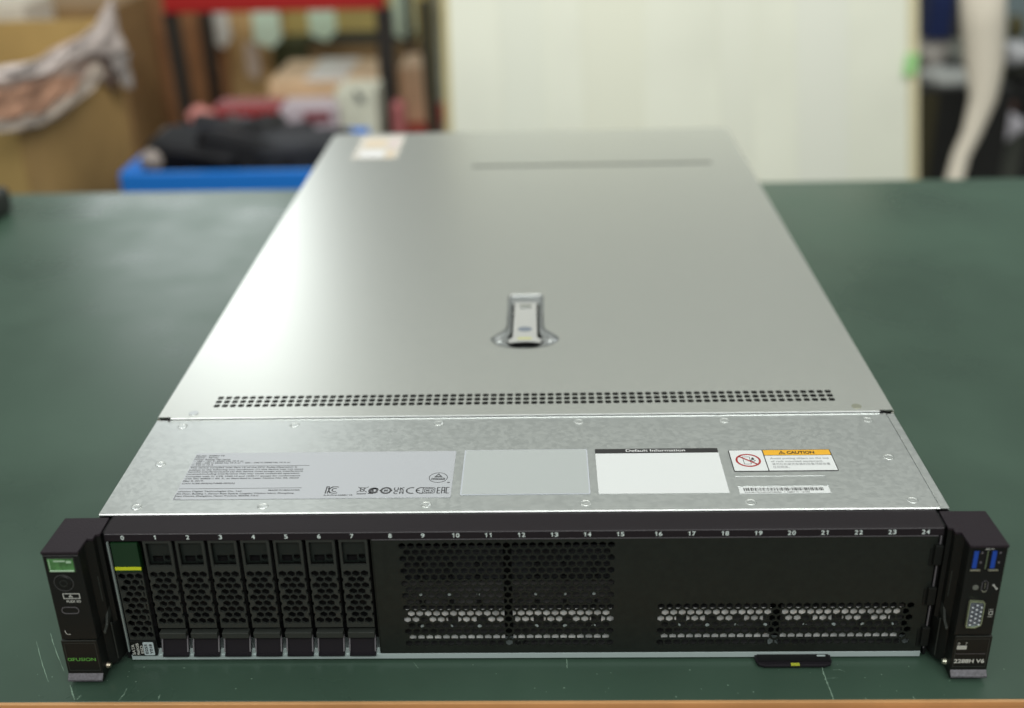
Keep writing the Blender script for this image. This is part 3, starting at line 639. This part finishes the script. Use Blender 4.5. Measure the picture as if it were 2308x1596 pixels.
si = [(.2272, .0362), (.2276, .0356), (.2313, .0354), (.2338, .0367), (.2342, .0374), (.2342, .0502), (.2336, .0508), (.2278, .0512), (.2272, .0508)]
plate('port_shell', so, [si], .0022, 'front', FY-.0016, mat('greenish_shell', (.55, .62, .40), .3, .8), vg)
plate('pin_block', si, [], .0012, 'front', FY-.0008, M['vgag'], vg)
pn = []
for j in range(3):
    for i in range(5): pn.append([circ(.2285+j*.0022, .0376+i*.0027+(.0013 if j == 1 else 0), .00055, 10)])
flat('pin_hole', pn, 'front', FY-.0021, mat('pin_white', (.7, .75, .8), .4), vg)
pn = []
for j in range(3):
    for i in range(5): pn.append([circ(.2287+j*.0022, .0382+i*.0027+(.0013 if j == 1 else 0), .00055, 10)])
flat('pin_hole', pn, 'front', FY-.00205, M['ink'], vg)
flat('monitor_mark', [[rrect(.2379, .2398, .0421, .0444), rrect(.2382, .2395, .0424, .0441)], rct(.2375, .2397, .0409, .0411), rct(.2375, .2400, .0454, .0456)], 'front', FY, M['paleink'], er)
joined('slot_print', [text_mesh("0", .2252, .2262, .0231, .0015, 'front', FY, 0, .0), text_mesh("7", .2290, .2300, .0231, .0015, 'front', FY, 0, 0)], M['paleink'], er)
flat('slot_mark', [rct(.2250+i*.00063, .2250+i*.00063+.0005, .0203, .0223) for i in range(8)]+[rct(.2250, .2300, .0222, .0225), rct(.2250, .2300, .0201, .0204)], 'front', FY, M['paleink'], er)
flat('panel_rule', [rct(.2249, .2402, .0171, .0173)], 'front', FY, M['edge'], er)
text('model_print', "2288H V6", .2247, .2403, .0113, .0024, 'front', FY, M['paleink'], er, 0, .025)
# ================================================================== BACKGROUND
def span(x0, x1, y0, y1, Y):           # x range and z range at depth Y, from directions in the photo
    a = at(x0, (y0+y1)/2, Y); b_ = at(x1, (y0+y1)/2, Y); c_ = at((x0+x1)/2, y1, Y); d_ = at((x0+x1)/2, y0, Y); return a.x, b_.x, c_.z, d_.z

def atx(x, y, X):                      # the point on the plane x = X in that direction of the photo
    d = Fv*FPX + Rv*(x-1154) - Uv*(y-798); t = (X-CP.x)/d.x; return CP + d*t
def roundthing(name, px_, py_, Y, rx_, rz, dep, col, label, cat, rough=.5):
    p = at(px_, py_, Y); b = bmesh.new(); bmesh.ops.create_icosphere(b, subdivisions=3, radius=1)
    rnd = random.Random(int(px_)); ph = [rnd.uniform(0, 6) for _ in range(6)]
    for v in b.verts:
        k = 1+.16*math.sin(3*v.co.x+ph[0])*math.sin(4*v.co.z+ph[1])+.10*math.sin(7*v.co.y+ph[2])*math.sin(6*v.co.x+ph[3]); v.co = Vector((v.co.x*rx_*k, v.co.y*dep*k, v.co.z*rz*k))
    for f_ in b.faces: f_.smooth = True
    o = MB().add(b, Matrix.Translation(p)).build(name, mat(name+'_stuff', col, rough, noise=.25, nscale=20)); tag(o, label, cat); return o
def carton(name, x0, x1, y0, y1, z0, z1, col, label, cat='box', tape=None):
    o = empty(name, ((x0+x1)/2, (y0+y1)/2, z0), label, cat)
    MB().box(x0, x1, y0, y1, z0, z1, .004).build('box_body', mat(name+'_board', col, .75, noise=.12, nscale=12), o)
    if tape:
        MB().box((x0+x1)/2-.06, (x0+x1)/2+.05, y0-.0015, y1+.0015, z1+.0005, z1+.0018).build('tape', mat('packing_tape', tape, .35), o)
    return o
# pale partition
bm_ = mat('pale_cream_sheet', (.84, .85, .74), .5, noise=.05, nscale=3)
pb = empty('partition_board', (.34, 2.2, FLZ), 'tall pale cream board standing behind the bench', 'board')
lt = at(985, -250, 2.2); lb = at(1012, 470, 2.2); rt_ = at(2066, -250, 2.2); rb_ = at(2066, 470, 2.2)
def xl(z, w=0): return lt.x+(lb.x-lt.x)*(z-lt.z)/(lb.z-lt.z)+w
def xr(z, w=0): return rt_.x+(rb_.x-rt_.x)*(z-rt_.z)/(rb_.z-rt_.z)+w
zT, zB = .48, FLZ+.003
MB().prism([(xl(zB, .016), zB), (xr(zB, -.022), zB), (xr(zT, -.022), zT), (xl(zT, .016), zT)], 2.19, 2.215, 'y').build('panel', bm_, pb)
MB().prism([(xl(zB), zB), (xl(zB, .0155), zB), (xl(zT, .0155), zT), (xl(zT), zT)], 2.185, 2.22, 'y').build('edge_trim', mat('tan_edge', (.55, .47, .24), .5), pb)
MB().prism([(xr(zB, -.0215), zB), (xr(zB), zB), (xr(zT), zT), (xr(zT, -.0215), zT)], 2.185, 2.22, 'y').build('edge_trim', mat('straw_edge', (.70, .63, .42), .5), pb)
for fx, w, cc in ((.17, .05, (.83, .845, .74)), (.36, .07, (.835, .84, .715)), (.62, .04, (.83, .84, .735)), (.80, .06, (.835, .845, .76))):
    xa = xl(zB)+(xr(zB)-xl(zB))*fx; xb = xl(zT)+(xr(zT)-xl(zT))*fx
    MB().prism([(xa-w, zB), (xa+w, zB), (xb+w, zT), (xb-w, zT)], 2.186, 2.1895, 'y', .001).build('fold', mat('cream_fold', cc, .5), pb)
p = at(2056, 148, 2.17); gt = MB().prism([(p.x-.015, p.z-.026), (p.x+.015, p.z-.022), (p.x+.016, p.z+.024), (p.x-.012, p.z+.026)], 2.178, 2.183, 'y', .001).build('paper_tag', mat('green_paper', (.36, .68, .28), .6)); tag(gt, 'small green paper tag on the right edge of the cream board', 'tag')
# red topped cart
CY0, CY1 = 2.45, 3.0
ct = empty('utility_cart', (-.55, 2.7, FLZ), 'dark legged cart with red shelves behind the bench', 'cart')
redm = mat('red_paint', (.36, .016, .016), .5, 0, .3); legm = mat('dark_brown_metal', (.022, .017, .014), .5)
tz = at(600, 24, CY0).z; bz0 = at(650, 345, CY0).z
xa = at(372, 20, CY0).x; xb = at(868, 20, CY0).x
MB().box(xa, xb, CY0-.02, CY0+.03, tz, tz+.06, .006).build('shelf_rail', redm, ct)
MB().box(xa, xb+.1, CY0+.031, CY0+.14, tz+.040, tz+.055, .003).build('top_shelf', redm, ct)
MB().box(xa, xb+.1, CY0-.01, CY1, bz0-.035, bz0, .004).build('lower_shelf', redm, ct)
def leaning_leg(x0, y0, x1, y1, Y, w, m, par, name='leg'):
    a = at(x0, y0, Y); c = at(x1, y1, Y); k_ = (c.x-a.x)/(c.z-a.z)
    zt_, zb_ = tz-.001, FLZ+.003
    X = lambda z: a.x+(z-a.z)*k_
    return MB().prism([(X(zb_)-w, zb_), (X(zb_)+w, zb_), (X(zt_)+w, zt_), (X(zt_)-w, zt_)], Y-w, Y+w, 'y', .003).build(name, m, par)
leaning_leg(384, 30, 428, 280, CY0+.01, .017, legm, ct); leaning_leg(866, 30, 880, 280, CY0+.01, .020, legm, ct)
leaning_leg(462, 30, 492, 250, CY1-.05, .017, legm, ct); leaning_leg(918, 30, 932, 250, CY1-.05, .010, legm, ct)
a = at(955, 0, 2.3); c = at(976, 290, 2.3)
pl = MB().prism([(c.x-.014+(a.x-c.x)*-1.2, c.z-.35), (c.x+.014+(a.x-c.x)*-1.2, c.z-.35), (a.x+.014, a.z), (a.x-.014, a.z)], 2.29, 2.32, 'y', .002).build('upright_post', mat('dark_olive_post', (.035, .03, .015), .5)); tag(pl, 'thin dark upright post against the left edge of the cream board', 'post')
# cartons
def pcart(name, px0, px1, pyt, Y, dep, zb, col, label, **k):
    a, b_, _, zt = span(px0, px1, pyt, pyt+60, Y); return carton(name, a, b_, Y, Y+dep, zb, zt, col, label, **k)
pcart('brown_carton', 200, 482, -80, 3.15, .4, zB, (.30, .14, .06), 'tall dark brown carton standing between the large box and the cart')
pcart('tall_carton', 484, 592, -80, 3.2, .3, zB, (.52, .34, .15), 'tall tan carton behind the cart on its left')
pcart('wide_carton', 594, 960, -80, 3.45, .3, zB, (.42, .33, .11), 'wide olive brown carton behind the cart')
pcart('dark_carton', 594, 692, 92, 3.22, .12, zB, (.050, .058, .022), 'dark green case standing in front of the olive carton')
pcart('long_carton', 700, 935, 84, 3.24, .12, at(800, 100, 3.24).z, (.014, .018, .016), 'long black case beside the dark green case')
pcart('flat_carton', 698, 955, 104, 3.20, .10, zB, (.22, .14, .06), 'brown carton under the long black case')
pcart('cardboard_carton', 606, 868, 182, 2.56, .30, bz0+.001, (.74, .52, .32), 'open light tan carton on the lower shelf of the cart', tape=(.78, .72, .68))
pcart('narrow_carton', 900, 958, 150, 2.75, .2, bz0-.1, (.68, .47, .31), 'narrow tan carton at the right end of the cart')
for (px0, px1, pyt, pyb, Y, col, lb_) in ((468, 516, 12, 108, 3.08, (.62, .62, .58), 'white paper sheet hanging left of the cart boxes'), (572, 630, 8, 108, 3.06, (.58, .74, .60), 'pale green paper sheet in the middle of the cart opening'),
                                     (698, 755, 6, 92, 3.06, (.52, .68, .53), 'pale green paper sheet under the right part of the red shelf'), (888, 932, -20, 92, 3.06, (.48, .60, .48), 'pale green paper sheet between the cart leg and the post'), (556, 584, 95, 180, 3.1, (.48, .40, .33), 'greyish strip of paper on the tall tan carton')):
    a, b_, zb, zt = span(px0, px1, pyt, pyb, Y)
    o = MB().prism([(a, zt), (b_, zt), (b_+.004, zb+.03), ((a+b_)/2+.01, zb), (a-.002, zb+.02)], Y-.008, Y, 'y').build('paper_sheet', mat('pale_paper', col, .6)); tag(o, lb_, 'paper', 'paper sheets hanging at the cart')
# red tray and small things between crate and cart
a, b_, zb, zt = span(475, 628, 245, 292, 2.2); a2, b2, _, _ = span(630, 760, 245, 292, 2.2)
rt = empty('red_tray', ((a+b2)/2, 2.25, zb), 'dark red tray standing between the blue crate and the cart', 'tray')
MB().box(a, b_, 2.2, 2.32, FLZ+.003, zt, .006).build('tray_body', mat('dark_red_plastic', (.24, .010, .012), .45, 0, .3), rt)
MB().box(b_+.001, b2, 2.205, 2.32, FLZ+.003, zt-.002, .004).build('tray_band', mat('grey_lilac_tape', (.45, .38, .42), .5), rt)
a3, b3, zb3, zt3 = span(685, 745, 252, 275, 2.2); MB().box(a3, b3, 2.198, 2.2045, zb3, zt3, .002).build('tray_patch', mat('dull_red_patch', (.20, .05, .06), .5), rt)
roundthing('cloth_roll', 452, 262, 2.15, .030, .022, .03, (.58, .22, .20), 'faded pink cloth roll at the left end of the red tray', 'cloth')
a, b_, zb, zt = span(765, 856, 195, 295, 2.3); sc_ = carton('small_carton', a, b_, 2.25, 2.38, FLZ+.003, zt, (.58, .58, .48), 'small off-white carton right of the red tray')
a, b_, zb, zt = span(798, 820, 200, 232, 2.24); MB().prism([(a, zt), (b_, zb+.01), (b_, zb), (a+.006, zb+.004)], 2.244, 2.2485, 'y').build('dark_mark', mat('dark_mark', (.10, .11, .11), .5), sc_)
a, b_, zb, zt = span(886, 915, 225, 300, 2.28); o = MB().box(a, b_, 2.24, 2.30, FLZ+.003, zt, .01).build('pink_pouch', mat('dull_pink', (.34, .10, .10), .6)); tag(o, 'dull red pouch between the cart leg and the post', 'pouch')
# blue crate
bc = empty('blue_crate', (-.45, 1.7, FLZ), 'blue plastic crate full of black parts behind the bench', 'crate')
blm = mat('blue_plastic', (.014, .17, .60), .4, 0, .3)
by0 = 1.45; zt = at(500, 388, by0).z
bx0 = at(290, 400, by0).x; bx1 = at(770, 388, by0).x
by1 = by0
while (lambda v: 798-FPX*v.dot(Uv)/v.dot(Fv))(Vector((bx1, by1, zt))-CP) > 298: by1 += .01
c = MB().box(bx0, bx1, by0, by0+.012, FLZ+.004, zt, .003).box(bx0, bx1, by1-.012, by1, FLZ+.004, zt, .003).box(bx0, bx0+.012, by0+.0125, by1-.0125, FLZ+.004, zt, .003).box(bx1-.012, bx1, by0+.0125, by1-.0125, FLZ+.004, zt, .003)
c.box(bx0+.013, bx1-.013, by0+.013, by1-.013, FLZ+.3, FLZ+.31)
c.build('crate_wall', blm, bc)
c = MB().box(bx0-.012, bx1+.012, by0-.014, by0-.001, zt-.045, zt+.004, .003).box(bx0-.012, bx1+.012, by1+.001, by1+.014, zt-.035, zt+.004, .003).box(bx0-.014, bx0-.001, by0, by1, zt-.035, zt+.004, .003)
c.build('crate_rim', blm, bc)
rnd = random.Random(21)
def lump(px_, py_, Y, r_, col, label, sq=(1, 1, 1), name='scrap_part', cat='part', rot=.4):
    b = bmesh.new(); bmesh.ops.create_cube(b, size=2)
    bmesh.ops.bevel(b, geom=b.edges[:], offset=.45, segments=3, affect='EDGES', profile=.6)
    q = at(px_, py_, Y)
    m_ = Matrix.Translation(q) @ Matrix.Rotation(rnd.uniform(-rot, rot), 4, 'Z') @ Matrix.Rotation(rnd.uniform(-rot, rot), 4, 'X') @ Matrix.Rotation(rnd.uniform(-rot, rot), 4, 'Y') @ Matrix.Diagonal((r_*sq[0], r_*sq[1], r_*sq[2], 1))
    o = MB().add(b, m_).build(name, mat(name+'_m', col, .6, 0, .2, noise=.3, nscale=15)); tag(o, label, cat, 'black parts heaped in the blue crate'); return o
lump(455, 352, 1.56, .070, (.006, .006, .008), 'flat black casing at the left front of the heap in the crate', (1.3, .8, .5))
lump(570, 352, 1.57, .075, (.007, .007, .009), 'flat black casing at the middle front of the heap in the crate', (1.3, .8, .5))
lump(690, 350, 1.58, .075, (.020, .021, .026), 'dark grey casing at the right front of the heap in the crate', (1.3, .8, .5))
lump(462, 325, 1.68, .060, (.005, .006, .012), 'blue black casing behind the front left one in the crate', (1.1, .8, .6))
lump(500, 300, 1.74, .050, (.028, .028, .030), 'dark grey lump under the red tray, on the crate heap', (1.1, .8, .6))
lump(565, 318, 1.68, .060, (.020, .020, .022), 'charcoal lump in the middle of the crate heap', (1.2, .8, .6))
lump(575, 296, 1.78, .028, (.085, .085, .10), 'small blue grey piece topping the crate heap', (1.2, .8, .8))
lump(640, 325, 1.68, .055, (.022, .022, .026), 'charcoal lump right of the middle of the crate heap', (1.2, .8, .6))
for px_, py_, Y_, r_, c_, lb_ in ((395, 345, 1.60, .026, (.03, .035, .07), 'small navy piece near the left wall of the crate'), (520, 330, 1.62, .022, (.05, .05, .055), 'small grey piece between the front casings in the crate'),
                                  (610, 345, 1.56, .020, (.045, .045, .05), 'small grey piece at the middle front edge of the heap'), (655, 300, 1.80, .024, (.02, .05, .14), 'small blue piece at the back of the crate heap'),
                                  (530, 290, 1.84, .022, (.10, .09, .09), 'small pale grey piece at the back of the crate heap'), (420, 312, 1.74, .022, (.05, .045, .045), 'small brown grey piece at the back left of the crate heap')):
    lump(px_, py_, Y_, r_, c_, lb_, (1.4, .8, .8), rot=.9)
q = at(700, 335, 1.66); o = MB().cyl((q.x, q.y), .045, q.z-.03, q.z+.012, 'z', 28).cyl((q.x, q.y), .020, q.z+.0125, q.z+.02, 'z', 20).build('cable_reel', mat('reel_black', (.012, .012, .012), .6, 0, .2)); tag(o, 'round black reel near the right end of the crate', 'reel')
o = MB().tubeline([at(340, 368, 1.50), at(358, 335, 1.6), at(380, 298, 1.75)], [.020, .020, .012], 10).build('grey_sleeve', mat('dusty_grey', (.26, .22, .20), .6), smooth=True); tag(o, 'dusty grey sleeve leaning on the left wall of the blue crate', 'sleeve')
# open carton with a plastic liner folded over its rim, at the far left
Y1 = 1.30; XS = at(72, 420, Y1).x; Y2 = atx(306, 380, XS).y; ztb = atx(246, 70, XS).z
bigc = empty('large_carton', (XS-.3, (Y1+Y2)/2, FLZ), 'large open brown cardboard box at the far left behind the bench', 'box')
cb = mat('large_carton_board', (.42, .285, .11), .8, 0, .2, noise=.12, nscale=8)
MB().box(XS-.006, XS, Y1, Y2, FLZ+.004, ztb, .001).build('side_panel', mat('large_carton_shaded', (.33, .21, .085), .8, 0, .2, noise=.2, nscale=5), bigc)  # same cardboard in a darker tone, painting its shaded side
MB().box(XS-.75, XS-.0065, Y1, Y1+.006, FLZ+.004, ztb, .001).build('front_panel', cb, bigc)
MB().box(XS-.75, XS-.0065, Y2-.006, Y2, FLZ+.004, ztb+.02, .001).build('back_panel', cb, bigc)
MB().box(XS-.74, XS-.0070, Y1+.0065, Y2-.0065, ztb-.25, ztb-.24).build('packing_layer', mat('packing_brown', (.30, .16, .08), .8), bigc)
MB().box(XS-.70, XS-.03, Y1-.0022, Y1-.0005, ztb-.42, ztb-.34).build('ochre_tape', mat('ochre_band', (.44, .30, .08), .7), bigc)
def poly(pts, u):
    n = len(pts)-1; k_ = min(n-1, int(u*n)); f_ = u*n-k_; return (pts[k_][0]+(pts[k_+1][0]-pts[k_][0])*f_, pts[k_][1]+(pts[k_+1][1]-pts[k_][1])*f_)
rim = [(-60, 178), (0, 160), (60, 140), (120, 108), (175, 82), (215, 55), (243, 60)]
hemp = [(-60, 300), (0, 292), (60, 284), (112, 252), (160, 208), (205, 165), (262, 205)]
def sheet(name, top_, bot_, off, m, par, rip=.010, seed=0, nx=40, ny=16):
    b = bmesh.new(); g = []
    rr = random.Random(seed); ph = [rr.uniform(0, 6) for _ in range(4)]
    for j in range(ny+1):
        row = []
        for i in range(nx+1):
            u, v = i/nx, j/ny; A = poly(top_, u); B = poly(bot_, u)
            q = atx(A[0]+(B[0]-A[0])*v, A[1]+(B[1]-A[1])*v, XS+.004)
            row.append(b.verts.new(q+Vector((off+rip*(1+math.sin(19*u+4*v+ph[0]))*(.6+.4*math.sin(9*v+7*u+ph[1]))+.3*rip*(1+math.sin(41*u-6*v+ph[2])), 0, 0))))
        g.append(row)
    for j in range(ny):
        for i in range(nx): b.faces.new((g[j][i], g[j][i+1], g[j+1][i+1], g[j+1][i]))
    bmesh.ops.recalc_face_normals(b, faces=b.faces[:]); bmesh.ops.solidify(b, geom=b.faces[:], thickness=.0012)
    for f_ in b.faces: f_.smooth = True
    return MB().add(b).build(name, m, par)
bag = sheet('plastic_liner', rim, hemp, 0, mat('cloudy_plastic', (.50, .38, .33), .5, 0, .3, noise=.2, nscale=7), None, .0035, 1); tag(bag, 'cloudy plastic liner with reddish print folded over the rim of the large open box', 'bag')
sheet('red_print', [(-60, 205), (0, 200), (50, 185), (95, 172), (130, 170), (150, 178)], [(-60, 272), (0, 270), (50, 262), (95, 240), (130, 210), (150, 184)], .020, mat('faded_red_print', (.44, .24, .16), .5, 0, .3, noise=.3, nscale=9), bag, .0035, 1)
sheet('liner_hem', [(-60, 275), (0, 268), (60, 255), (112, 222), (155, 180), (185, 140)], [(-60, 302), (0, 296), (60, 284), (112, 256), (165, 212), (212, 165)], .022, mat('milky_plastic', (.42, .35, .30), .5, 0, .3, noise=.1, nscale=9), bag, .003, 1)
sheet('liner_fold', [(-60, 150), (0, 146), (60, 132), (120, 98), (180, 62), (205, 15), (222, -10)], [(-60, 186), (0, 180), (60, 170), (120, 142), (180, 118), (215, 130), (246, 110)], .024, mat('white_plastic', (.58, .50, .48), .45, 0, .3, noise=.2, nscale=12), bag, .004, 5)
sheet('liner_tail', [(212, 110), (232, 108), (258, 120)], [(232, 165), (256, 205), (274, 195)], .020, mat('grey_plastic', (.34, .30, .29), .5, 0, .3, noise=.2, nscale=12), bag, .005, 7, 14, 12)
p = at(20, 8, 2.4); o = MB().box(p.x-.2, p.x+.030, 2.4, 2.6, FLZ+.003, p.z, .01).build('white_packet', mat('white_packet_paper', (.70, .62, .52), .6)); tag(o, 'white upright packet behind the large box at the top left corner', 'packet')
pcart('ochre_carton', -200, 262, 20, 2.75, .3, zB, (.30, .18, .075), 'brown carton behind the large open box at the far left')
# black case on the left end of the bench
p = at(8, 425, .80)
bk = empty('black_case', (p.x-.06, .74, 0), 'black case standing on the far left end of the bench', 'case')
MB().box(p.x-.16, p.x+.008, .66, .80, .0005, .030, .006).build('case_body', mat('case_black', (.012, .014, .014), .5), bk)
MB().box(p.x-.15, p.x-.004, .67, .79, .0302, .036, .003).build('case_lid', mat('case_lid_black', (.02, .02, .022), .4), bk)
# right hand clutter behind the bench
a, b_, zb, zt2 = span(2066, 2200, 200, 420, 2.5)
cab = empty('dark_cabinet', ((a+b_)/2, 2.7, FLZ), 'tall dark cabinet right of the cream board', 'cabinet')
MB().box(a-.05, b_+.08, 2.5, 2.9, FLZ+.003, zt2, .004).build('cabinet_body', mat('near_black_paint', (.013, .012, .012), .5), cab)
MB().box(a-.045, a+.042, 2.494, 2.499, FLZ+.01, zt2-.01).build('cabinet_door', mat('dark_olive_door', (.045, .038, .016), .5), cab)
o = roundthing('crumpled_wrap', 2130, 178, 2.6, .075, .034, .06, (.62, .63, .62), 'crumpled white wrapping on top of the dark cabinet', 'wrapping')
o = roundthing('grey_packet', 2102, 122, 2.75, .040, .055, .04, (.50, .46, .43), 'pale grey packet behind the crumpled wrapping', 'packet')
a, b_, zb, zt2 = span(2098, 2188, -60, 88, 2.7)
bb_ = empty('blue_box', ((a+b_)/2, 2.75, zb), 'dark blue box on a brown post above the dark cabinet', 'box')
MB().box(a, a+(b_-a)*.58, 2.7, 2.84, zb, zt2, .004).build('blue_face', mat('navy_board', (.008, .020, .10), .5), bb_)
MB().box(a+(b_-a)*.58+.001, b_, 2.705, 2.84, zb, zt2, .004).build('dark_side', mat('charcoal_board', (.032, .030, .034), .5), bb_)
MB().box(a+(b_-a)*.6, b_+.01, 2.845, 2.87, FLZ+.003, zt2).build('back_post', mat('brown_post', (.13, .10, .08), .5), bb_)
a, b_, zb, zt2 = span(2050, 2120, -40, 200, 3.0); MB().box(a, b_, 2.98, 3.0, FLZ+.003, zt2).build('pale_upright', mat('pale_upright_paint', (.45, .40, .36), .6)); o = COL.objects[-1] if 0 else bpy.data.objects['pale_upright']; tag(o, 'pale upright board behind the blue box', 'board')
o = MB().tubeline([at(2214, -60, 2.35), at(2216, 60, 2.35), at(2218, 150, 2.33), at(2216, 220, 2.31), at(2190, 300, 2.29), at(2166, 350, 2.27), at(2146, 425, 2.25), at(2130, 480, 2.2)], [.053, .052, .046, .033, .023, .021, .022, .022], 14).build('cream_hose', mat('cream_fabric', (.66, .60, .51), .7), smooth=True); tag(o, 'thick cream fabric hose hanging down in front of the dark cabinet', 'hose')
a, b_, zb, zt2 = span(2205, 2330, 285, 420, 2.75)
gc = empty('grey_machine', ((a+b_)/2, 2.9, FLZ), 'dark grey machine at the right edge of the picture', 'machine')
MB().box(a-.06, b_-.03, 2.75, 3.1, FLZ+.003, zt2, .01).build('machine_body', mat('machine_grey', (.075, .078, .066), .5, noise=.2, nscale=5), gc)
MB().box(b_-.029, b_+.3, 2.75, 3.1, FLZ+.003, zt2+.1, .01).build('machine_side', mat('machine_dark', (.018, .016, .020), .5), gc)
MB().box(a+.05, b_+.3, 2.90, 3.1, zt2+.101, at(2280, 120, 2.9).z, .01).build('machine_head', mat('machine_olive', (.055, .055, .045), .5), gc)
q = at(2206, 390, 2.74); MB().box(q.x-.04, q.x+.04, 2.70, 2.748, q.z-.03, q.z+.03, .01).build('machine_knob', mat('knob_black', (.01, .01, .01), .5), gc)
roundthing('lilac_bundle', 2262, 284, 2.68, .055, .040, .04, (.58, .55, .61), 'pale lilac bundle on the dark grey machine', 'bundle')
roundthing('white_bundle', 2290, 120, 2.8, .040, .035, .04, (.52, .52, .55), 'small pale bundle near the top right corner', 'bundle')
roundthing('brown_grip', 2268, 240, 2.72, .030, .018, .02, (.10, .035, .022), 'small reddish brown grip above the lilac bundle', 'grip')
roundthing('olive_pot', 2290, 62, 2.9, .022, .036, .03, (.10, .085, .03), 'small olive brown pot at the right edge above the pale bundle', 'pot')
pw = at(2262, 60, 3.2); o = MB().box(pw.x, pw.x+.5, 3.2, 3.24, FLZ+.003, .6, .005).build('blue_grey_panel', mat('blue_grey', (.22, .28, .30), .5)); tag(o, 'upright blue grey panel at the top right corner', 'panel')
